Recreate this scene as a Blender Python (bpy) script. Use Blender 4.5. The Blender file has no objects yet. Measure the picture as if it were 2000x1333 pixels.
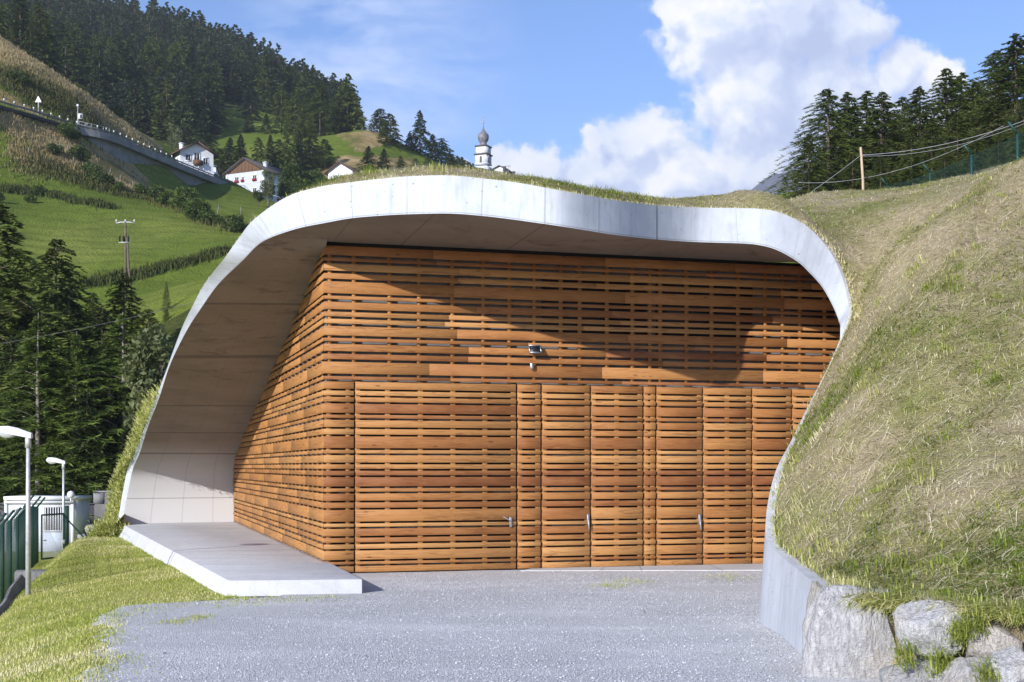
import bpy, math, random
import numpy as np
from mathutils import Vector, Matrix
sc = bpy.context.scene
random.seed(4); RNG = np.random.default_rng(7)
# ---------------------------------------------------------------- camera
F = 2680.0; HY = 912.0; CX = 1000.0; ZC = 2.3      # focal length, horizon row (photo pixels), eye height
cam = bpy.data.cameras.new('camera'); camo = bpy.data.objects.new('camera', cam); sc.collection.objects.link(camo)
camo.location = (0, 0, ZC); camo.rotation_euler = (math.pi/2, 0, 0)
cam.sensor_width = 36; cam.lens = F/2000*36; cam.shift_y = (HY-666.5)/2000
cam.clip_start = .1; cam.clip_end = 20000
sc.camera = camo
sc.view_settings.view_transform = 'Standard'; sc.view_settings.look = 'None'; sc.view_settings.gamma = 1
sc.view_settings.exposure = 0.55
# ---------------------------------------------------------------- sun and sky
SUN = Vector((-.558, -.83, .375)).normalized()      # towards the sun
EL = math.asin(SUN.z); AZ = math.atan2(SUN.x, SUN.y)
sl = bpy.data.lights.new('sun', 'SUN'); so = bpy.data.objects.new('sun', sl); sc.collection.objects.link(so)
sl.energy = 4.3; sl.angle = math.radians(.5); sl.color = (1, .95, .885)
so.rotation_euler = SUN.to_track_quat('Z', 'Y').to_euler()
world = bpy.data.worlds.new('World'); sc.world = world; world.use_nodes = True
class NT:
    def __init__(s, tree): s.t = tree; s.n = tree.nodes; s.l = tree.links
    def new(s, typ, **kw):
        n = s.n.new(typ)
        for k, v in kw.items(): setattr(n, k, v)
        return n
    def put(s, sock, v):
        if isinstance(v, bpy.types.NodeSocket): s.l.new(v, sock)
        else: sock.default_value = v
    def math(s, op, a, b=None, c=None, clamp=False):
        n = s.new('ShaderNodeMath', operation=op, use_clamp=clamp); s.put(n.inputs[0], a)
        if b is not None: s.put(n.inputs[1], b)
        if c is not None: s.put(n.inputs[2], c)
        return n.outputs[0]
    def vmath(s, op, a, b=None, c=None):
        n = s.new('ShaderNodeVectorMath', operation=op); s.put(n.inputs[0], a)
        if b is not None: s.put(n.inputs[1], b)
        if c is not None: s.put(n.inputs[2], c)
        return n.outputs[1] if op in ('LENGTH', 'DISTANCE', 'DOT_PRODUCT') else n.outputs[0]
    def mix(s, f, a, b, bt='MIX'):
        n = s.new('ShaderNodeMix', data_type='RGBA', blend_type=bt); n.clamp_factor = True
        s.put(n.inputs[0], f)
        for k, v in ((6, a), (7, b)): s.put(n.inputs[k], (*v, 1) if isinstance(v, tuple) and len(v) == 3 else v)
        return n.outputs[2]
    def noise(s, vec, scale, detail=4, rough=.55, dist=0):
        n = s.new('ShaderNodeTexNoise'); 
        if vec is not None: s.put(n.inputs['Vector'], vec)
        n.inputs['Scale'].default_value = scale; n.inputs['Detail'].default_value = detail
        n.inputs['Roughness'].default_value = rough; n.inputs['Distortion'].default_value = dist
        return n.outputs[0]
    def voro(s, vec, scale, feat='F1'):
        n = s.new('ShaderNodeTexVoronoi', feature=feat); s.put(n.inputs['Vector'], vec); n.inputs['Scale'].default_value = scale
        return n
    def mapr(s, v, a, b, c=0., d=1., smooth=False):
        n = s.new('ShaderNodeMapRange'); n.clamp = True
        if smooth: n.interpolation_type = 'SMOOTHSTEP'
        s.put(n.inputs[0], v); n.inputs[1].default_value = a; n.inputs[2].default_value = b; n.inputs[3].default_value = c; n.inputs[4].default_value = d
        return n.outputs[0]
    def ramp(s, f, stops):
        n = s.new('ShaderNodeValToRGB'); s.put(n.inputs[0], f); cr = n.color_ramp
        while len(cr.elements) < len(stops): cr.elements.new(.5)
        for e, (p, c) in zip(cr.elements, stops): e.position = p; e.color = (*c, 1)
        return n.outputs[0]
    def sep(s, v):
        n = s.new('ShaderNodeSeparateXYZ'); s.put(n.inputs[0], v); return n.outputs
    def comb(s, x, y, z=0.):
        n = s.new('ShaderNodeCombineXYZ'); s.put(n.inputs[0], x); s.put(n.inputs[1], y); s.put(n.inputs[2], z); return n.outputs[0]
    def scale(s, v, xyz): return s.vmath('MULTIPLY', v, xyz)
    def bump(s, h, strength=.3, dist=.02):
        n = s.new('ShaderNodeBump'); n.inputs['Strength'].default_value = strength; n.inputs['Distance'].default_value = dist
        s.put(n.inputs['Height'], h); return n.outputs[0]
# sky: Nishita + cumulus clouds laid out by world direction
w = NT(world.node_tree); w.n.clear()
sky = w.new('ShaderNodeTexSky', sky_type='NISHITA'); sky.sun_disc = False
sky.sun_elevation = EL; sky.sun_rotation = AZ % (2*math.pi); sky.altitude = 1400; sky.air_density = 1.0; sky.dust_density = .6; sky.ozone_density = 3.0
# blobs: direction offsets x/y and z/y as seen from the yard, looking up the valley
BL = [(1400,50,130),(1310,20,42),(1560,50,115),(1672,52,82),(1480,190,150),(1620,180,125),(1752,132,62),(1806,150,58),(1858,160,42),
      (1248,268,66),(1290,262,60),(1200,320,92),(1330,345,125),(1470,330,160),(1150,280,34),(1140,350,60),(1052,352,60),(985,335,45),(1700,300,170),(1085,400,60),(900,345,36),(1555,6,60),(1880,300,150)]
g = bpy.data.node_groups.new('cloud_density', 'ShaderNodeTree')
g.interface.new_socket('P', in_out='INPUT', socket_type='NodeSocketVector')
g.interface.new_socket('D', in_out='OUTPUT', socket_type='NodeSocketFloat')
G = NT(g); gi = G.new('NodeGroupInput'); go = G.new('NodeGroupOutput'); P = gi.outputs[0]
def warp(P, sc_, amt):
    n = G.new('ShaderNodeTexNoise'); G.put(n.inputs['Vector'], P); n.inputs['Scale'].default_value = sc_; n.inputs['Detail'].default_value = 5; n.inputs['Roughness'].default_value = .6
    return G.vmath('ADD', P, G.scale(G.vmath('SUBTRACT', n.outputs[1], (.5,.5,.5)), (amt, amt, 0)))
PW = warp(P, 16., .05)
acc = None
for (bx, by, br) in BL:
    c = ((bx-CX)/F, (HY-by)/F, 0.)
    d = G.math('MULTIPLY', G.vmath('DISTANCE', PW, c), F/br)
    if acc is None: acc = d
    else:
        n = G.new('ShaderNodeMath', operation='SMOOTH_MIN'); G.put(n.inputs[0], acc); G.put(n.inputs[1], d); n.inputs[2].default_value = .12; acc = n.outputs[0]
vo = G.voro(PW, 45.); vo.inputs['Randomness'].default_value = 1
puff = G.math('MULTIPLY', G.math('SUBTRACT', .45, vo.outputs['Distance']), .34)
vo2 = G.voro(PW, 110.)
puff = G.math('ADD', puff, G.math('MULTIPLY', G.math('SUBTRACT', .45, vo2.outputs['Distance']), .14))
fb = G.math('MULTIPLY', G.math('SUBTRACT', G.noise(P, 60., 8, .62), .5), .55)
G.put(go.inputs[0], G.math('ADD', G.math('ADD', G.math('SUBTRACT', 1.0, acc), puff), fb))
tc = w.new('ShaderNodeTexCoord'); dx, dy, dz = w.sep(tc.outputs['Generated'])
dys = w.math('MAXIMUM', dy, .02)
p = w.comb(w.math('DIVIDE', dx, dys), w.math('DIVIDE', dz, dys))
def dens(p):
    n = w.new('ShaderNodeGroup'); n.node_tree = g; w.put(n.inputs[0], p); return n.outputs[0]
d0 = dens(p); d1 = dens(w.vmath('ADD', p, (-.010, .014, 0.)))
mask = w.math('MULTIPLY', w.mapr(d0, -.10, .26, 0, 1, True), w.math('GREATER_THAN', dy, .05))
shade = w.mapr(w.math('SUBTRACT', d1, d0), -.3, .3, 1, 0)
big = w.noise(p, 11., 6, .6)
shade = w.math('ADD', w.math('MULTIPLY', shade, .5), w.math('MULTIPLY', w.mapr(big, .33, .62), .5), clamp=True)
thin = w.mapr(d0, .0, .35)
ccol = w.ramp(shade, [(0.10, (.50,.58,.84)), (.45, (.62,.70,.93)), (.70, (.80,.86,1.0)), (.95, (1.0,1.0,1.02))])
# thin cirrus veil on the left
ci = w.noise(w.scale(w.vmath('ADD', p, (0., 0., 3.)), (1., 2.6, 1.)), 9., 7, .6, .4)
cib = w.math('ADD', w.mapr(w.vmath('DISTANCE', w.scale(p, (1., 1.3, 0.)), (-.105, .385, 0.)), .03, .13, 1, 0, True), w.mapr(dz, .05, .30, .35, 0))
cim = w.math('MULTIPLY', w.math('MULTIPLY', w.mapr(ci, .36, .66), cib), .85)
base = w.vmath('MULTIPLY', sky.outputs[0], (1.22, 1.22, 1.42))
c1 = w.mix(cim, base, (5.0, 5.9, 8.2))
c2 = w.mix(w.math('MULTIPLY', mask, w.mapr(thin, 0, 1, .72, 1.)), c1, w.vmath('SCALE', ccol, None))
sn = c2.node.inputs[7].links[0].from_node; sn.inputs[3].default_value = 7.6
bg = w.new('ShaderNodeBackground'); w.put(bg.inputs[0], c2); bg.inputs[1].default_value = .10
wo = w.new('ShaderNodeOutputWorld'); w.l.new(bg.outputs[0], wo.inputs[0])
# ---------------------------------------------------------------- helpers
def W(px, py, Y): return ((px-CX)/F*Y, Y, ZC+(HY-py)/F*Y)     # the point at depth Y along a photo ray
def Vw(px, py, Y): return Vector(W(px, py, Y))
def tag(o, label=None, cat=None, group=None, kind=None):
    for k, v in (('label', label), ('category', cat), ('group', group), ('kind', kind)):
        if v: o[k] = v
    return o
def link(o, parent=None):
    sc.collection.objects.link(o)
    if parent: o.parent = parent
    return o
def empty(name, loc=(0,0,0), rz=0):
    o = bpy.data.objects.new(name, None); o.location = loc; o.rotation_euler = (0,0,rz); o.empty_display_size = .2
    return link(o)
def copy_tree(o, parent=None):
    c = o.copy(); sc.collection.objects.link(c)
    if parent: c.parent = parent
    for ch in list(o.children): copy_tree(ch, c)
    return c
def npmesh(name, verts, faces_flat, counts, mats, mat_idx=None, uv=None, rnd=None, smooth=False):
    """fast mesh from arrays; faces_flat indices, counts verts per face, uv (loops,2), rnd (faces,2)"""
    me = bpy.data.meshes.new(name); verts = np.asarray(verts, np.float32).reshape(-1, 3)
    faces_flat = np.asarray(faces_flat, np.int32).ravel(); counts = np.asarray(counts, np.int32)
    me.vertices.add(len(verts)); me.vertices.foreach_set('co', verts.ravel())
    me.loops.add(len(faces_flat)); me.loops.foreach_set('vertex_index', faces_flat)
    st = np.concatenate([[0], np.cumsum(counts)[:-1]]).astype(np.int32)
    me.polygons.add(len(counts)); me.polygons.foreach_set('loop_start', st); me.polygons.foreach_set('loop_total', counts)
    if mat_idx is not None: me.polygons.foreach_set('material_index', np.asarray(mat_idx, np.int32))
    if smooth: me.polygons.foreach_set('use_smooth', np.ones(len(counts), bool))
    if uv is not None:
        l = me.uv_layers.new(name='uv'); l.data.foreach_set('uv', np.asarray(uv, np.float32).ravel())
    if rnd is not None:
        l = me.uv_layers.new(name='rnd'); l.data.foreach_set('uv', np.repeat(np.asarray(rnd, np.float32), counts, axis=0).ravel())
    me.update(calc_edges=True)
    for m in mats: me.materials.append(m)
    return me
def nobj(name, me, parent=None): return link(bpy.data.objects.new(name, me), parent)
class MB:
    def __init__(s): s.v = []; s.f = []; s.c = []; s.uv = []; s.r = []; s.m = []
    def face(s, pts, uv=None, rnd=(.5,.5), mi=0):
        b = len(s.v); s.v += [tuple(q) for q in pts]; s.f += range(b, b+len(pts)); s.c.append(len(pts))
        s.uv += uv if uv else [(q[0], q[2]) for q in pts]; s.r.append(rnd); s.m.append(mi)
    def box(s, o, ax, ay, az, rnd=(.5,.5), mi=0, uo=0., vo=0.):
        """o corner; ax length axis, ay depth axis, az height axis (vectors)"""
        o, ax, ay, az = Vector(o), Vector(ax), Vector(ay), Vector(az)
        b = len(s.v); L, D, H = ax.length, ay.length, az.length
        for k in range(8): s.v.append(tuple(o + ax*(k & 1) + ay*(k >> 1 & 1) + az*(k >> 2 & 1)))
        flip = ax.cross(ay).dot(az) < 0
        for q, uv in (((0,1,5,4), ((0,0),(L,0),(L,H),(0,H))), ((3,2,6,7), ((L,0),(0,0),(0,H),(L,H))), ((4,5,7,6), ((0,H),(L,H),(L,H+D),(0,H+D))),
                      ((2,3,1,0), ((0,D),(L,D),(L,0),(0,0))), ((1,3,7,5), ((L,0),(L+D,0),(L+D,H),(L,H))), ((2,0,4,6), ((0,0),(D,0),(D,H),(0,H)))):
            idx = [b+k for k in q]; uvs = [(u+uo, v+vo) for u, v in uv]
            if flip: idx.reverse(); uvs.reverse()
            s.f += idx; s.c.append(4); s.uv += uvs; s.r.append(rnd); s.m.append(mi)
    def cbox(s, c, d, rz=0, rnd=(.5,.5), mi=0):
        R = Matrix.Rotation(rz, 3, 'Z'); ax, ay, az = R @ Vector((d[0],0,0)), R @ Vector((0,d[1],0)), Vector((0,0,d[2]))
        s.box(Vector(c)-ax/2-ay/2-az/2, ax, ay, az, rnd, mi)
    def tube(s, pts, rad, n=8, caps=True, rnd=(.5,.5), mi=0, loop=False):
        pts = [Vector(q) for q in pts]; rad = rad if isinstance(rad, (list, tuple)) else [rad]*len(pts)
        b = len(s.v); N = len(pts); up = Vector((0,0,1))
        for i, q in enumerate(pts):
            t = (pts[min(i+1, N-1)]-pts[max(i-1, 0)]).normalized()
            a = t.cross(up); a = t.cross(Vector((1,0,0))) if a.length < .05 else a
            a.normalize(); c = t.cross(a)
            for k in range(n):
                an = 2*math.pi*k/n; s.v.append(tuple(q+(a*math.cos(an)+c*math.sin(an))*rad[i]))
        for i in range(N-1):
            for k in range(n):
                k2 = (k+1) % n; s.f += [b+i*n+k, b+i*n+k2, b+(i+1)*n+k2, b+(i+1)*n+k]; s.c.append(4); s.uv += [(k/n,i),(k2/n,i),(k2/n,i+1),(k/n,i+1)]; s.r.append(rnd); s.m.append(mi)
        if caps:
            for i, o in ((0, 1), (N-1, 0)):
                idx = [b+i*n+k for k in range(n)]
                if o: idx.reverse()
                s.f += idx; s.c.append(n); s.uv += [(0,0)]*n; s.r.append(rnd); s.m.append(mi)
    def lathe(s, prof, c=(0,0,0), n=16, rot=0, rnd=(.5,.5), mi=0):
        b = len(s.v)
        for (r, z) in prof:
            for k in range(n):
                an = rot+2*math.pi*k/n; s.v.append((c[0]+r*math.cos(an), c[1]+r*math.sin(an), c[2]+z))
        for i in range(len(prof)-1):
            for k in range(n):
                k2 = (k+1) % n; s.f += [b+i*n+k, b+i*n+k2, b+(i+1)*n+k2, b+(i+1)*n+k]; s.c.append(4)
                s.uv += [(k/n, prof[i][1]), ((k+1)/n, prof[i][1]), ((k+1)/n, prof[i+1][1]), (k/n, prof[i+1][1])]; s.r.append(rnd); s.m.append(mi)
    def build(s, name, mats, parent=None, smooth=False, bevel=0):
        mats = mats if isinstance(mats, list) else [mats]
        me = npmesh(name, s.v, s.f, s.c, mats, s.m, s.uv, s.r, smooth); o = nobj(name, me, parent)
        if bevel:
            m = o.modifiers.new('bevel', 'BEVEL'); m.width = bevel; m.segments = 1; m.limit_method = 'ANGLE'
        return o
def interp(xs, ys, x): return float(np.interp(x, xs, ys))
def fbm(x, y, seed=0, oct=4, f0=1.):
    """cheap value noise in numpy, about -1..1"""
    x = np.asarray(x, float); y = np.asarray(y, float); r = np.zeros(np.broadcast(x, y).shape); a = 1.; tot = 0
    for o in range(oct):
        xi, yi = np.floor(x*f0), np.floor(y*f0); fx, fy = x*f0-xi, y*f0-yi; fx = fx*fx*(3-2*fx); fy = fy*fy*(3-2*fy)
        def h(a_, b_): 
            v = np.sin(a_*127.1+b_*311.7+seed*74.7+o*19.3)*43758.5453; return (v-np.floor(v))*2-1
        r += a*((h(xi,yi)*(1-fx)+h(xi+1,yi)*fx)*(1-fy)+(h(xi,yi+1)*(1-fx)+h(xi+1,yi+1)*fx)*fy); tot += a; a *= .5; f0 *= 2.03
    return r/tot
class TPS:
    def __init__(s, pts, lam=1e-3, scale=1.):
        p_ = np.array(pts, float); s.S = scale; s.c = p_[:, :2]/scale; n = len(p_); K = s.U(s.d(s.c, s.c)) + lam*np.eye(n)
        Pm = np.hstack([np.ones((n,1)), s.c]); A = np.zeros((n+3, n+3)); A[:n,:n] = K; A[:n,n:] = Pm; A[n:,:n] = Pm.T
        s.w = np.linalg.solve(A, np.concatenate([p_[:,2], np.zeros(3)]))
    def d(s, a, b): return np.sqrt(((a[:,None,:]-b[None,:,:])**2).sum(-1))
    def U(s, r): return np.where(r > 1e-9, r*r*np.log(np.maximum(r, 1e-9)), 0)
    def __call__(s, x, y):
        x = np.asarray(x, float); y = np.asarray(y, float); sh = np.broadcast(x, y).shape
        q = np.stack([np.broadcast_to(x, sh).ravel(), np.broadcast_to(y, sh).ravel()], 1)/s.S; out = np.empty(len(q))
        for i in range(0, len(q), 20000):
            k = q[i:i+20000]; out[i:i+20000] = s.U(s.d(k, s.c)) @ s.w[:-3] + s.w[-3] + k @ s.w[-2:]
        return out.reshape(sh)
# ---------------------------------------------------------------- materials
def mat(name, build, rough=.85, spec=.3, metal=0., double=False):
    m = bpy.data.materials.new(name); m.use_nodes = True; t = NT(m.node_tree); t.n.clear()
    b = t.new('ShaderNodeBsdfPrincipled'); o = t.new('ShaderNodeOutputMaterial'); t.l.new(b.outputs[0], o.inputs[0])
    b.inputs['Roughness'].default_value = rough; b.inputs['Specular IOR Level'].default_value = spec; b.inputs['Metallic'].default_value = metal
    r = build(t) if callable(build) else build
    if isinstance(r, dict):
        for k, v in r.items():
            if k == 'trans': continue
            t.put(b.inputs[k], (*v, 1) if isinstance(v, tuple) and len(v) == 3 else v)
        if 'trans' in r:                                        # thin leaves: some light passes through
            tr = t.new('ShaderNodeBsdfTranslucent'); t.put(tr.inputs[0], r['Base Color']); mx = t.new('ShaderNodeMixShader'); mx.inputs[0].default_value = r['trans']
            t.l.new(b.outputs[0], mx.inputs[1]); t.l.new(tr.outputs[0], mx.inputs[2]); t.l.new(mx.outputs[0], o.inputs[0])
    else: t.put(b.inputs['Base Color'], (*r, 1) if isinstance(r, tuple) else r)
    return m
def pos(t): return t.new('ShaderNodeNewGeometry').outputs['Position']
def uvn(t, name='uv'): n = t.new('ShaderNodeUVMap'); n.uv_map = name; return n.outputs[0]
def objc(t): return t.new('ShaderNodeTexCoord').outputs['Object']
def m_noise(name, a, b, scale=3., rough=.85, bump=.0, bscale=20., spec=.3, metal=0.):
    def f(t):
        P_ = objc(t); n1 = t.noise(P_, scale, 6); c = t.mix(t.mapr(n1, .3, .7), a, b); r = {'Base Color': c}
        if bump: r['Normal'] = t.bump(t.noise(P_, bscale, 5), bump, .02)
        return r
    return mat(name, f, rough, spec, metal)
JU = []      # joint positions along the rim (filled below)
def conc(t, base1, base2, kind):
    P_ = pos(t); x, y, z = t.sep(P_); u, v, _ = t.sep(uvn(t))
    n1 = t.noise(P_, .8, 6, .6); n2 = t.noise(P_, 5., 5, .6)
    c = t.mix(t.mapr(t.math('ADD', t.math('MULTIPLY', n1, .6), t.math('MULTIPLY', t.noise(P_, .22, 3), .4)), .38, .6), base1, base2)
    c = t.mix(t.math('MULTIPLY', t.mapr(n2, .35, .75), .25), c, tuple(k*.78 for k in base2))
    st = t.noise(t.comb(t.math('MULTIPLY', u, 9.), t.math('MULTIPLY', v, .7), 0.), 1., 5, .6)      # vertical run-off streaks
    c = t.mix(t.mapr(st, .48, .72, 0, .42), c, tuple(k*.62 for k in base2))
    hgt = n2
    if kind in ('rim', 'wall'):
        vo = t.voro(P_, 7.); pick = t.noise(P_, 2.1, 2)
        hole = t.math('MULTIPLY', t.mapr(vo.outputs['Distance'], .08, .14, 1, 0), t.math('GREATER_THAN', t.sep(vo.outputs['Color'])[0], .62))
        vo2 = t.voro(P_, 20.)
        hole2 = t.math('MULTIPLY', t.mapr(vo2.outputs['Distance'], .09, .17, 1, 0), t.math('GREATER_THAN', t.sep(vo2.outputs['Color'])[1], .72))
        hole = t.math('MULTIPLY', t.math('MAXIMUM', hole, t.math('MULTIPLY', hole2, .7)), t.mapr(pick, .35, .6))
        c = t.mix(t.math('MULTIPLY', hole, .9), c, (.06,.065,.08))
    return c, u, v, n2
def m_rim(t):
    c, u, v, n2 = conc(t, (.49,.525,.59), (.37,.405,.465), 'rim')
    for ju, wd in JU:
        ln = t.mapr(t.math('ABSOLUTE', t.math('SUBTRACT', u, ju)), wd*.6, wd*1.6, 1, 0)
        c = t.mix(t.math('MULTIPLY', ln, .8 if wd > .02 else .45), c, (.14,.15,.18))
    e = t.mapr(t.math('ABSOLUTE', t.math('SUBTRACT', v, .035)), .010, .018, 1, 0)
    c = t.mix(t.math('MULTIPLY', e, .55), c, (.16,.16,.15))
    top = t.math('MULTIPLY', t.mapr(v, .80, 1.0), t.mapr(t.noise(t.comb(t.math('MULTIPLY', u, 3.), 0., 0.), 1., 5), .4, .7, 0, .45))
    c = t.mix(top, c, (.42,.40,.34))
    return {'Base Color': c, 'Normal': t.bump(n2, .12, .01)}
def m_soffit(t):
    P_ = pos(t); x, y, z = t.sep(P_); u, v, _ = t.sep(uvn(t))
    n1 = t.noise(P_, .7, 6, .6)
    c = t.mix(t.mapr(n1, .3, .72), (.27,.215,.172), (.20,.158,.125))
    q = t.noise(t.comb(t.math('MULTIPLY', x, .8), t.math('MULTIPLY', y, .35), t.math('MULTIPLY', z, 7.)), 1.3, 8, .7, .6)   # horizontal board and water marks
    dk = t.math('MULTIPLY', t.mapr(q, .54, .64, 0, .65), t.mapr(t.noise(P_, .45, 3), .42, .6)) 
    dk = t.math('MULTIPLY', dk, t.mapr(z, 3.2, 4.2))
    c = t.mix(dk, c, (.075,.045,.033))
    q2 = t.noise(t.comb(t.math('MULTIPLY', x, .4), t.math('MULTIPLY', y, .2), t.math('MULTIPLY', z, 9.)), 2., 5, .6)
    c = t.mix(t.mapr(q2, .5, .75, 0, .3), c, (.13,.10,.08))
    c = t.mix(t.mapr(z, 1.9, 3.2, .92, 0), c, (.54,.545,.56))  # paler blue-grey near the foot: sunlit patch brightened in the colour itself
    onleft = t.math('LESS_THAN', u, JS[-1][0]+.4)
    for zz, wd in ((2.77,.035),(4.2,.02),(5.30,.04),(3.45,.018),(1.15,.02),(6.2,.02)):
        ln = t.math('MULTIPLY', t.mapr(t.math('ABSOLUTE', t.math('SUBTRACT', z, zz)), wd*.5, wd, 1, 0), onleft)
        c = t.mix(t.math('MULTIPLY', ln, .5), c, (.05,.04,.035))
    for vv in (.24, .52, .8):
        ln = t.math('MULTIPLY', t.mapr(t.math('ABSOLUTE', t.math('SUBTRACT', v, vv)), .003, .006, 1, 0), onleft)
        c = t.mix(t.math('MULTIPLY', ln, .22), c, (.10,.08,.07))
    for ju, wd in JS:
        ln = t.mapr(t.math('ABSOLUTE', t.math('SUBTRACT', u, ju)), .012, .03, 1, 0)
        c = t.mix(t.math('MULTIPLY', ln, .6), c, (.10,.08,.065))
    return {'Base Color': c, 'Normal': t.bump(q, .2, .02)}
def m_slab(t):
    P_ = pos(t); x, y, z = t.sep(P_)
    n1 = t.noise(P_, .9, 6, .6); br = t.noise(t.comb(t.math('MULTIPLY', x, .25), t.math('MULTIPLY', y, 3.2), 0.), 1., 6, .65)
    c = t.mix(t.mapr(n1, .3, .7), (.58,.595,.62), (.49,.505,.53)); c = t.mix(t.mapr(br, .40, .70, 0, .6), c, (.38,.375,.385))
    c = t.mix(t.mapr(t.noise(P_, 25., 3), .45, .8, 0, .25), c, (.3,.3,.3)); c = t.mix(t.mapr(t.noise(t.scale(P_, (4., 1., .5)), 1.5, 6, .7), .5, .72, 0, .4), c, (.36,.36,.36))
    for (x0, y0, k) in ((-8.3, 32.9, .35),):
        ln = t.mapr(t.math('ABSOLUTE', t.math('SUBTRACT', t.math('SUBTRACT', y, y0), t.math('MULTIPLY', t.math('SUBTRACT', x, x0), k))), .02, .05, 1, 0)
        c = t.mix(t.math('MULTIPLY', ln, .75), c, (.1,.1,.11))
    return {'Base Color': c, 'Normal': t.bump(br, .1, .01)}
def m_wood(t):
    u, v, _ = t.sep(uvn(t)); r1, r2, _ = t.sep(uvn(t, 'rnd'))
    off = t.math('MULTIPLY', r2, 37.)
    gv = t.comb(t.math('ADD', t.math('MULTIPLY', u, .9), off), t.math('MULTIPLY', v, 14.), t.math('MULTIPLY', r1, 9.))
    gr = t.noise(gv, 1., 5, .62, .8)
    ring = t.math('SINE', t.math('ADD', t.math('MULTIPLY', gr, 34.), t.math('MULTIPLY', v, 30.)))
    fine = t.noise(t.comb(t.math('MULTIPLY', u, 3.), t.math('MULTIPLY', v, 110.), off), 1., 3)
    base = t.ramp(r1, [(0, (.145,.042,.014)), (.25, (.215,.078,.023)), (.5, (.285,.122,.035)), (.75, (.345,.168,.055)), (.97, (.41,.220,.08)), (1., (.27,.20,.15))])
    c = t.mix(t.math('MULTIPLY', t.mapr(ring, -.1, .95), t.mapr(gr, .36, .62, 0, .8)), base, (.11,.030,.010))
    c = t.mix(t.mapr(fine, .35, .8, 0, .25), c, (.62,.33,.13))
    blotch = t.noise(t.comb(t.math('ADD', t.math('MULTIPLY', u, 1.1), off), t.math('MULTIPLY', v, 3.), r1), 1., 4)
    c = t.mix(t.mapr(blotch, .45, .75, 0, .4), c, (.44,.21,.08))
    kn = t.voro(t.comb(t.math('ADD', t.math('MULTIPLY', u, 1.6), off), t.math('MULTIPLY', v, 5.5), 0.), 1.)
    k = t.math('MULTIPLY', t.mapr(kn.outputs['Distance'], .05, .13, 1, 0), t.math('GREATER_THAN', t.sep(kn.outputs['Color'])[0], .70))
    c = t.mix(t.math('MULTIPLY', k, .8), c, (.10,.035,.016))
    return {'Base Color': c, 'Normal': t.bump(gr, .12, .004), 'Roughness': .62}
def m_gravel(t):
    P_ = pos(t); v1 = t.voro(P_, 55.); v2 = t.voro(P_, 120.)
    a = t.ramp(t.sep(v1.outputs['Color'])[0], [(0, (.44,.445,.455)), (.5, (.66,.665,.675)), (.85, (.80,.80,.81)), (1, (.90,.90,.90))])
    b = t.ramp(t.sep(v2.outputs['Color'])[1], [(0, (.44,.445,.455)), (.6, (.68,.685,.70)), (1, (.88,.88,.88))])
    c = t.mix(.5, a, b); c = t.mix(t.mapr(v1.outputs['Distance'], .3, .65, 0, .5), c, (.17,.175,.195))
    c = t.mix(t.mapr(t.noise(P_, .35, 5), .42, .7, 0, .55), c, (.64,.64,.66))
    big = t.noise(t.scale(P_, (.35, 1., 1.)), .8, 5); c = t.mix(t.mapr(big, .5, .7, 0, .5), c, (.74,.74,.75))
    c = t.mix(t.mapr(t.noise(P_, 1.6, 4), .62, .8, 0, .35), c, (.25,.26,.16))
    h = t.math('SUBTRACT', 1., v1.outputs['Distance'])
    return {'Base Color': c, 'Normal': t.bump(h, .85, .018)}
def m_grass_ground(t):      # thatch and soil between the blades of the mound
    P_ = pos(t); n1 = t.noise(P_, .55, 6, .65); n2 = t.noise(P_, 8., 6, .7); n3 = t.noise(t.scale(P_, (14., 5., 14.)), 3., 4, .7)
    c = t.ramp(n1, [(.3, (.22,.25,.07)), (.45, (.31,.29,.13)), (.58, (.44,.37,.24)), (.72, (.35,.28,.19))])
    c = t.mix(t.mapr(n2, .35, .7, 0, .7), c, (.11,.085,.05)); c = t.mix(t.mapr(n3, .5, .75, 0, .6), c, (.64,.57,.40))
    return {'Base Color': c, 'Normal': t.bump(t.math('ADD', n2, n3), .9, .06)}
def m_lawn(t):
    P_ = pos(t); n1 = t.noise(P_, .5, 5, .6); n2 = t.noise(P_, 12., 5, .7)
    c = t.ramp(n1, [(.3, (.20,.24,.035)), (.5, (.32,.34,.07)), (.7, (.42,.39,.15))]); c = t.mix(t.mapr(n2, .4, .75, 0, .6), c, (.09,.11,.02))
    return {'Base Color': c, 'Normal': t.bump(n2, .8, .04)}
def m_blade(t):             # rnd.x: 0 green .. 1 straw, rnd.y: brightness
    r1, r2, _ = t.sep(uvn(t, 'rnd'))
    c = t.ramp(r1, [(0, (.20,.30,.035)), (.3, (.39,.46,.09)), (.55, (.66,.65,.27)), (.78, (.86,.78,.50)), (1., (.90,.86,.68))])
    c = t.mix(t.mapr(r2, 0, 1, .5, 0), c, (.12,.095,.045))
    return {'Base Color': c, 'trans': .3}
def m_needle(t, a, b, d):
    P_ = objc(t); r1, r2, _ = t.sep(uvn(t, 'rnd')); oi = t.new('ShaderNodeObjectInfo').outputs['Random']
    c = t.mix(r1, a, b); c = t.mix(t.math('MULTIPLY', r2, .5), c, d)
    c = t.mix(t.mapr(oi, 0, 1, 0, .55), c, tuple(k*.45 for k in a)); c = t.mix(t.mapr(t.noise(P_, .35, 3), .4, .7, 0, .4), c, d)
    return {'Base Color': c, 'trans': .32}
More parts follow.
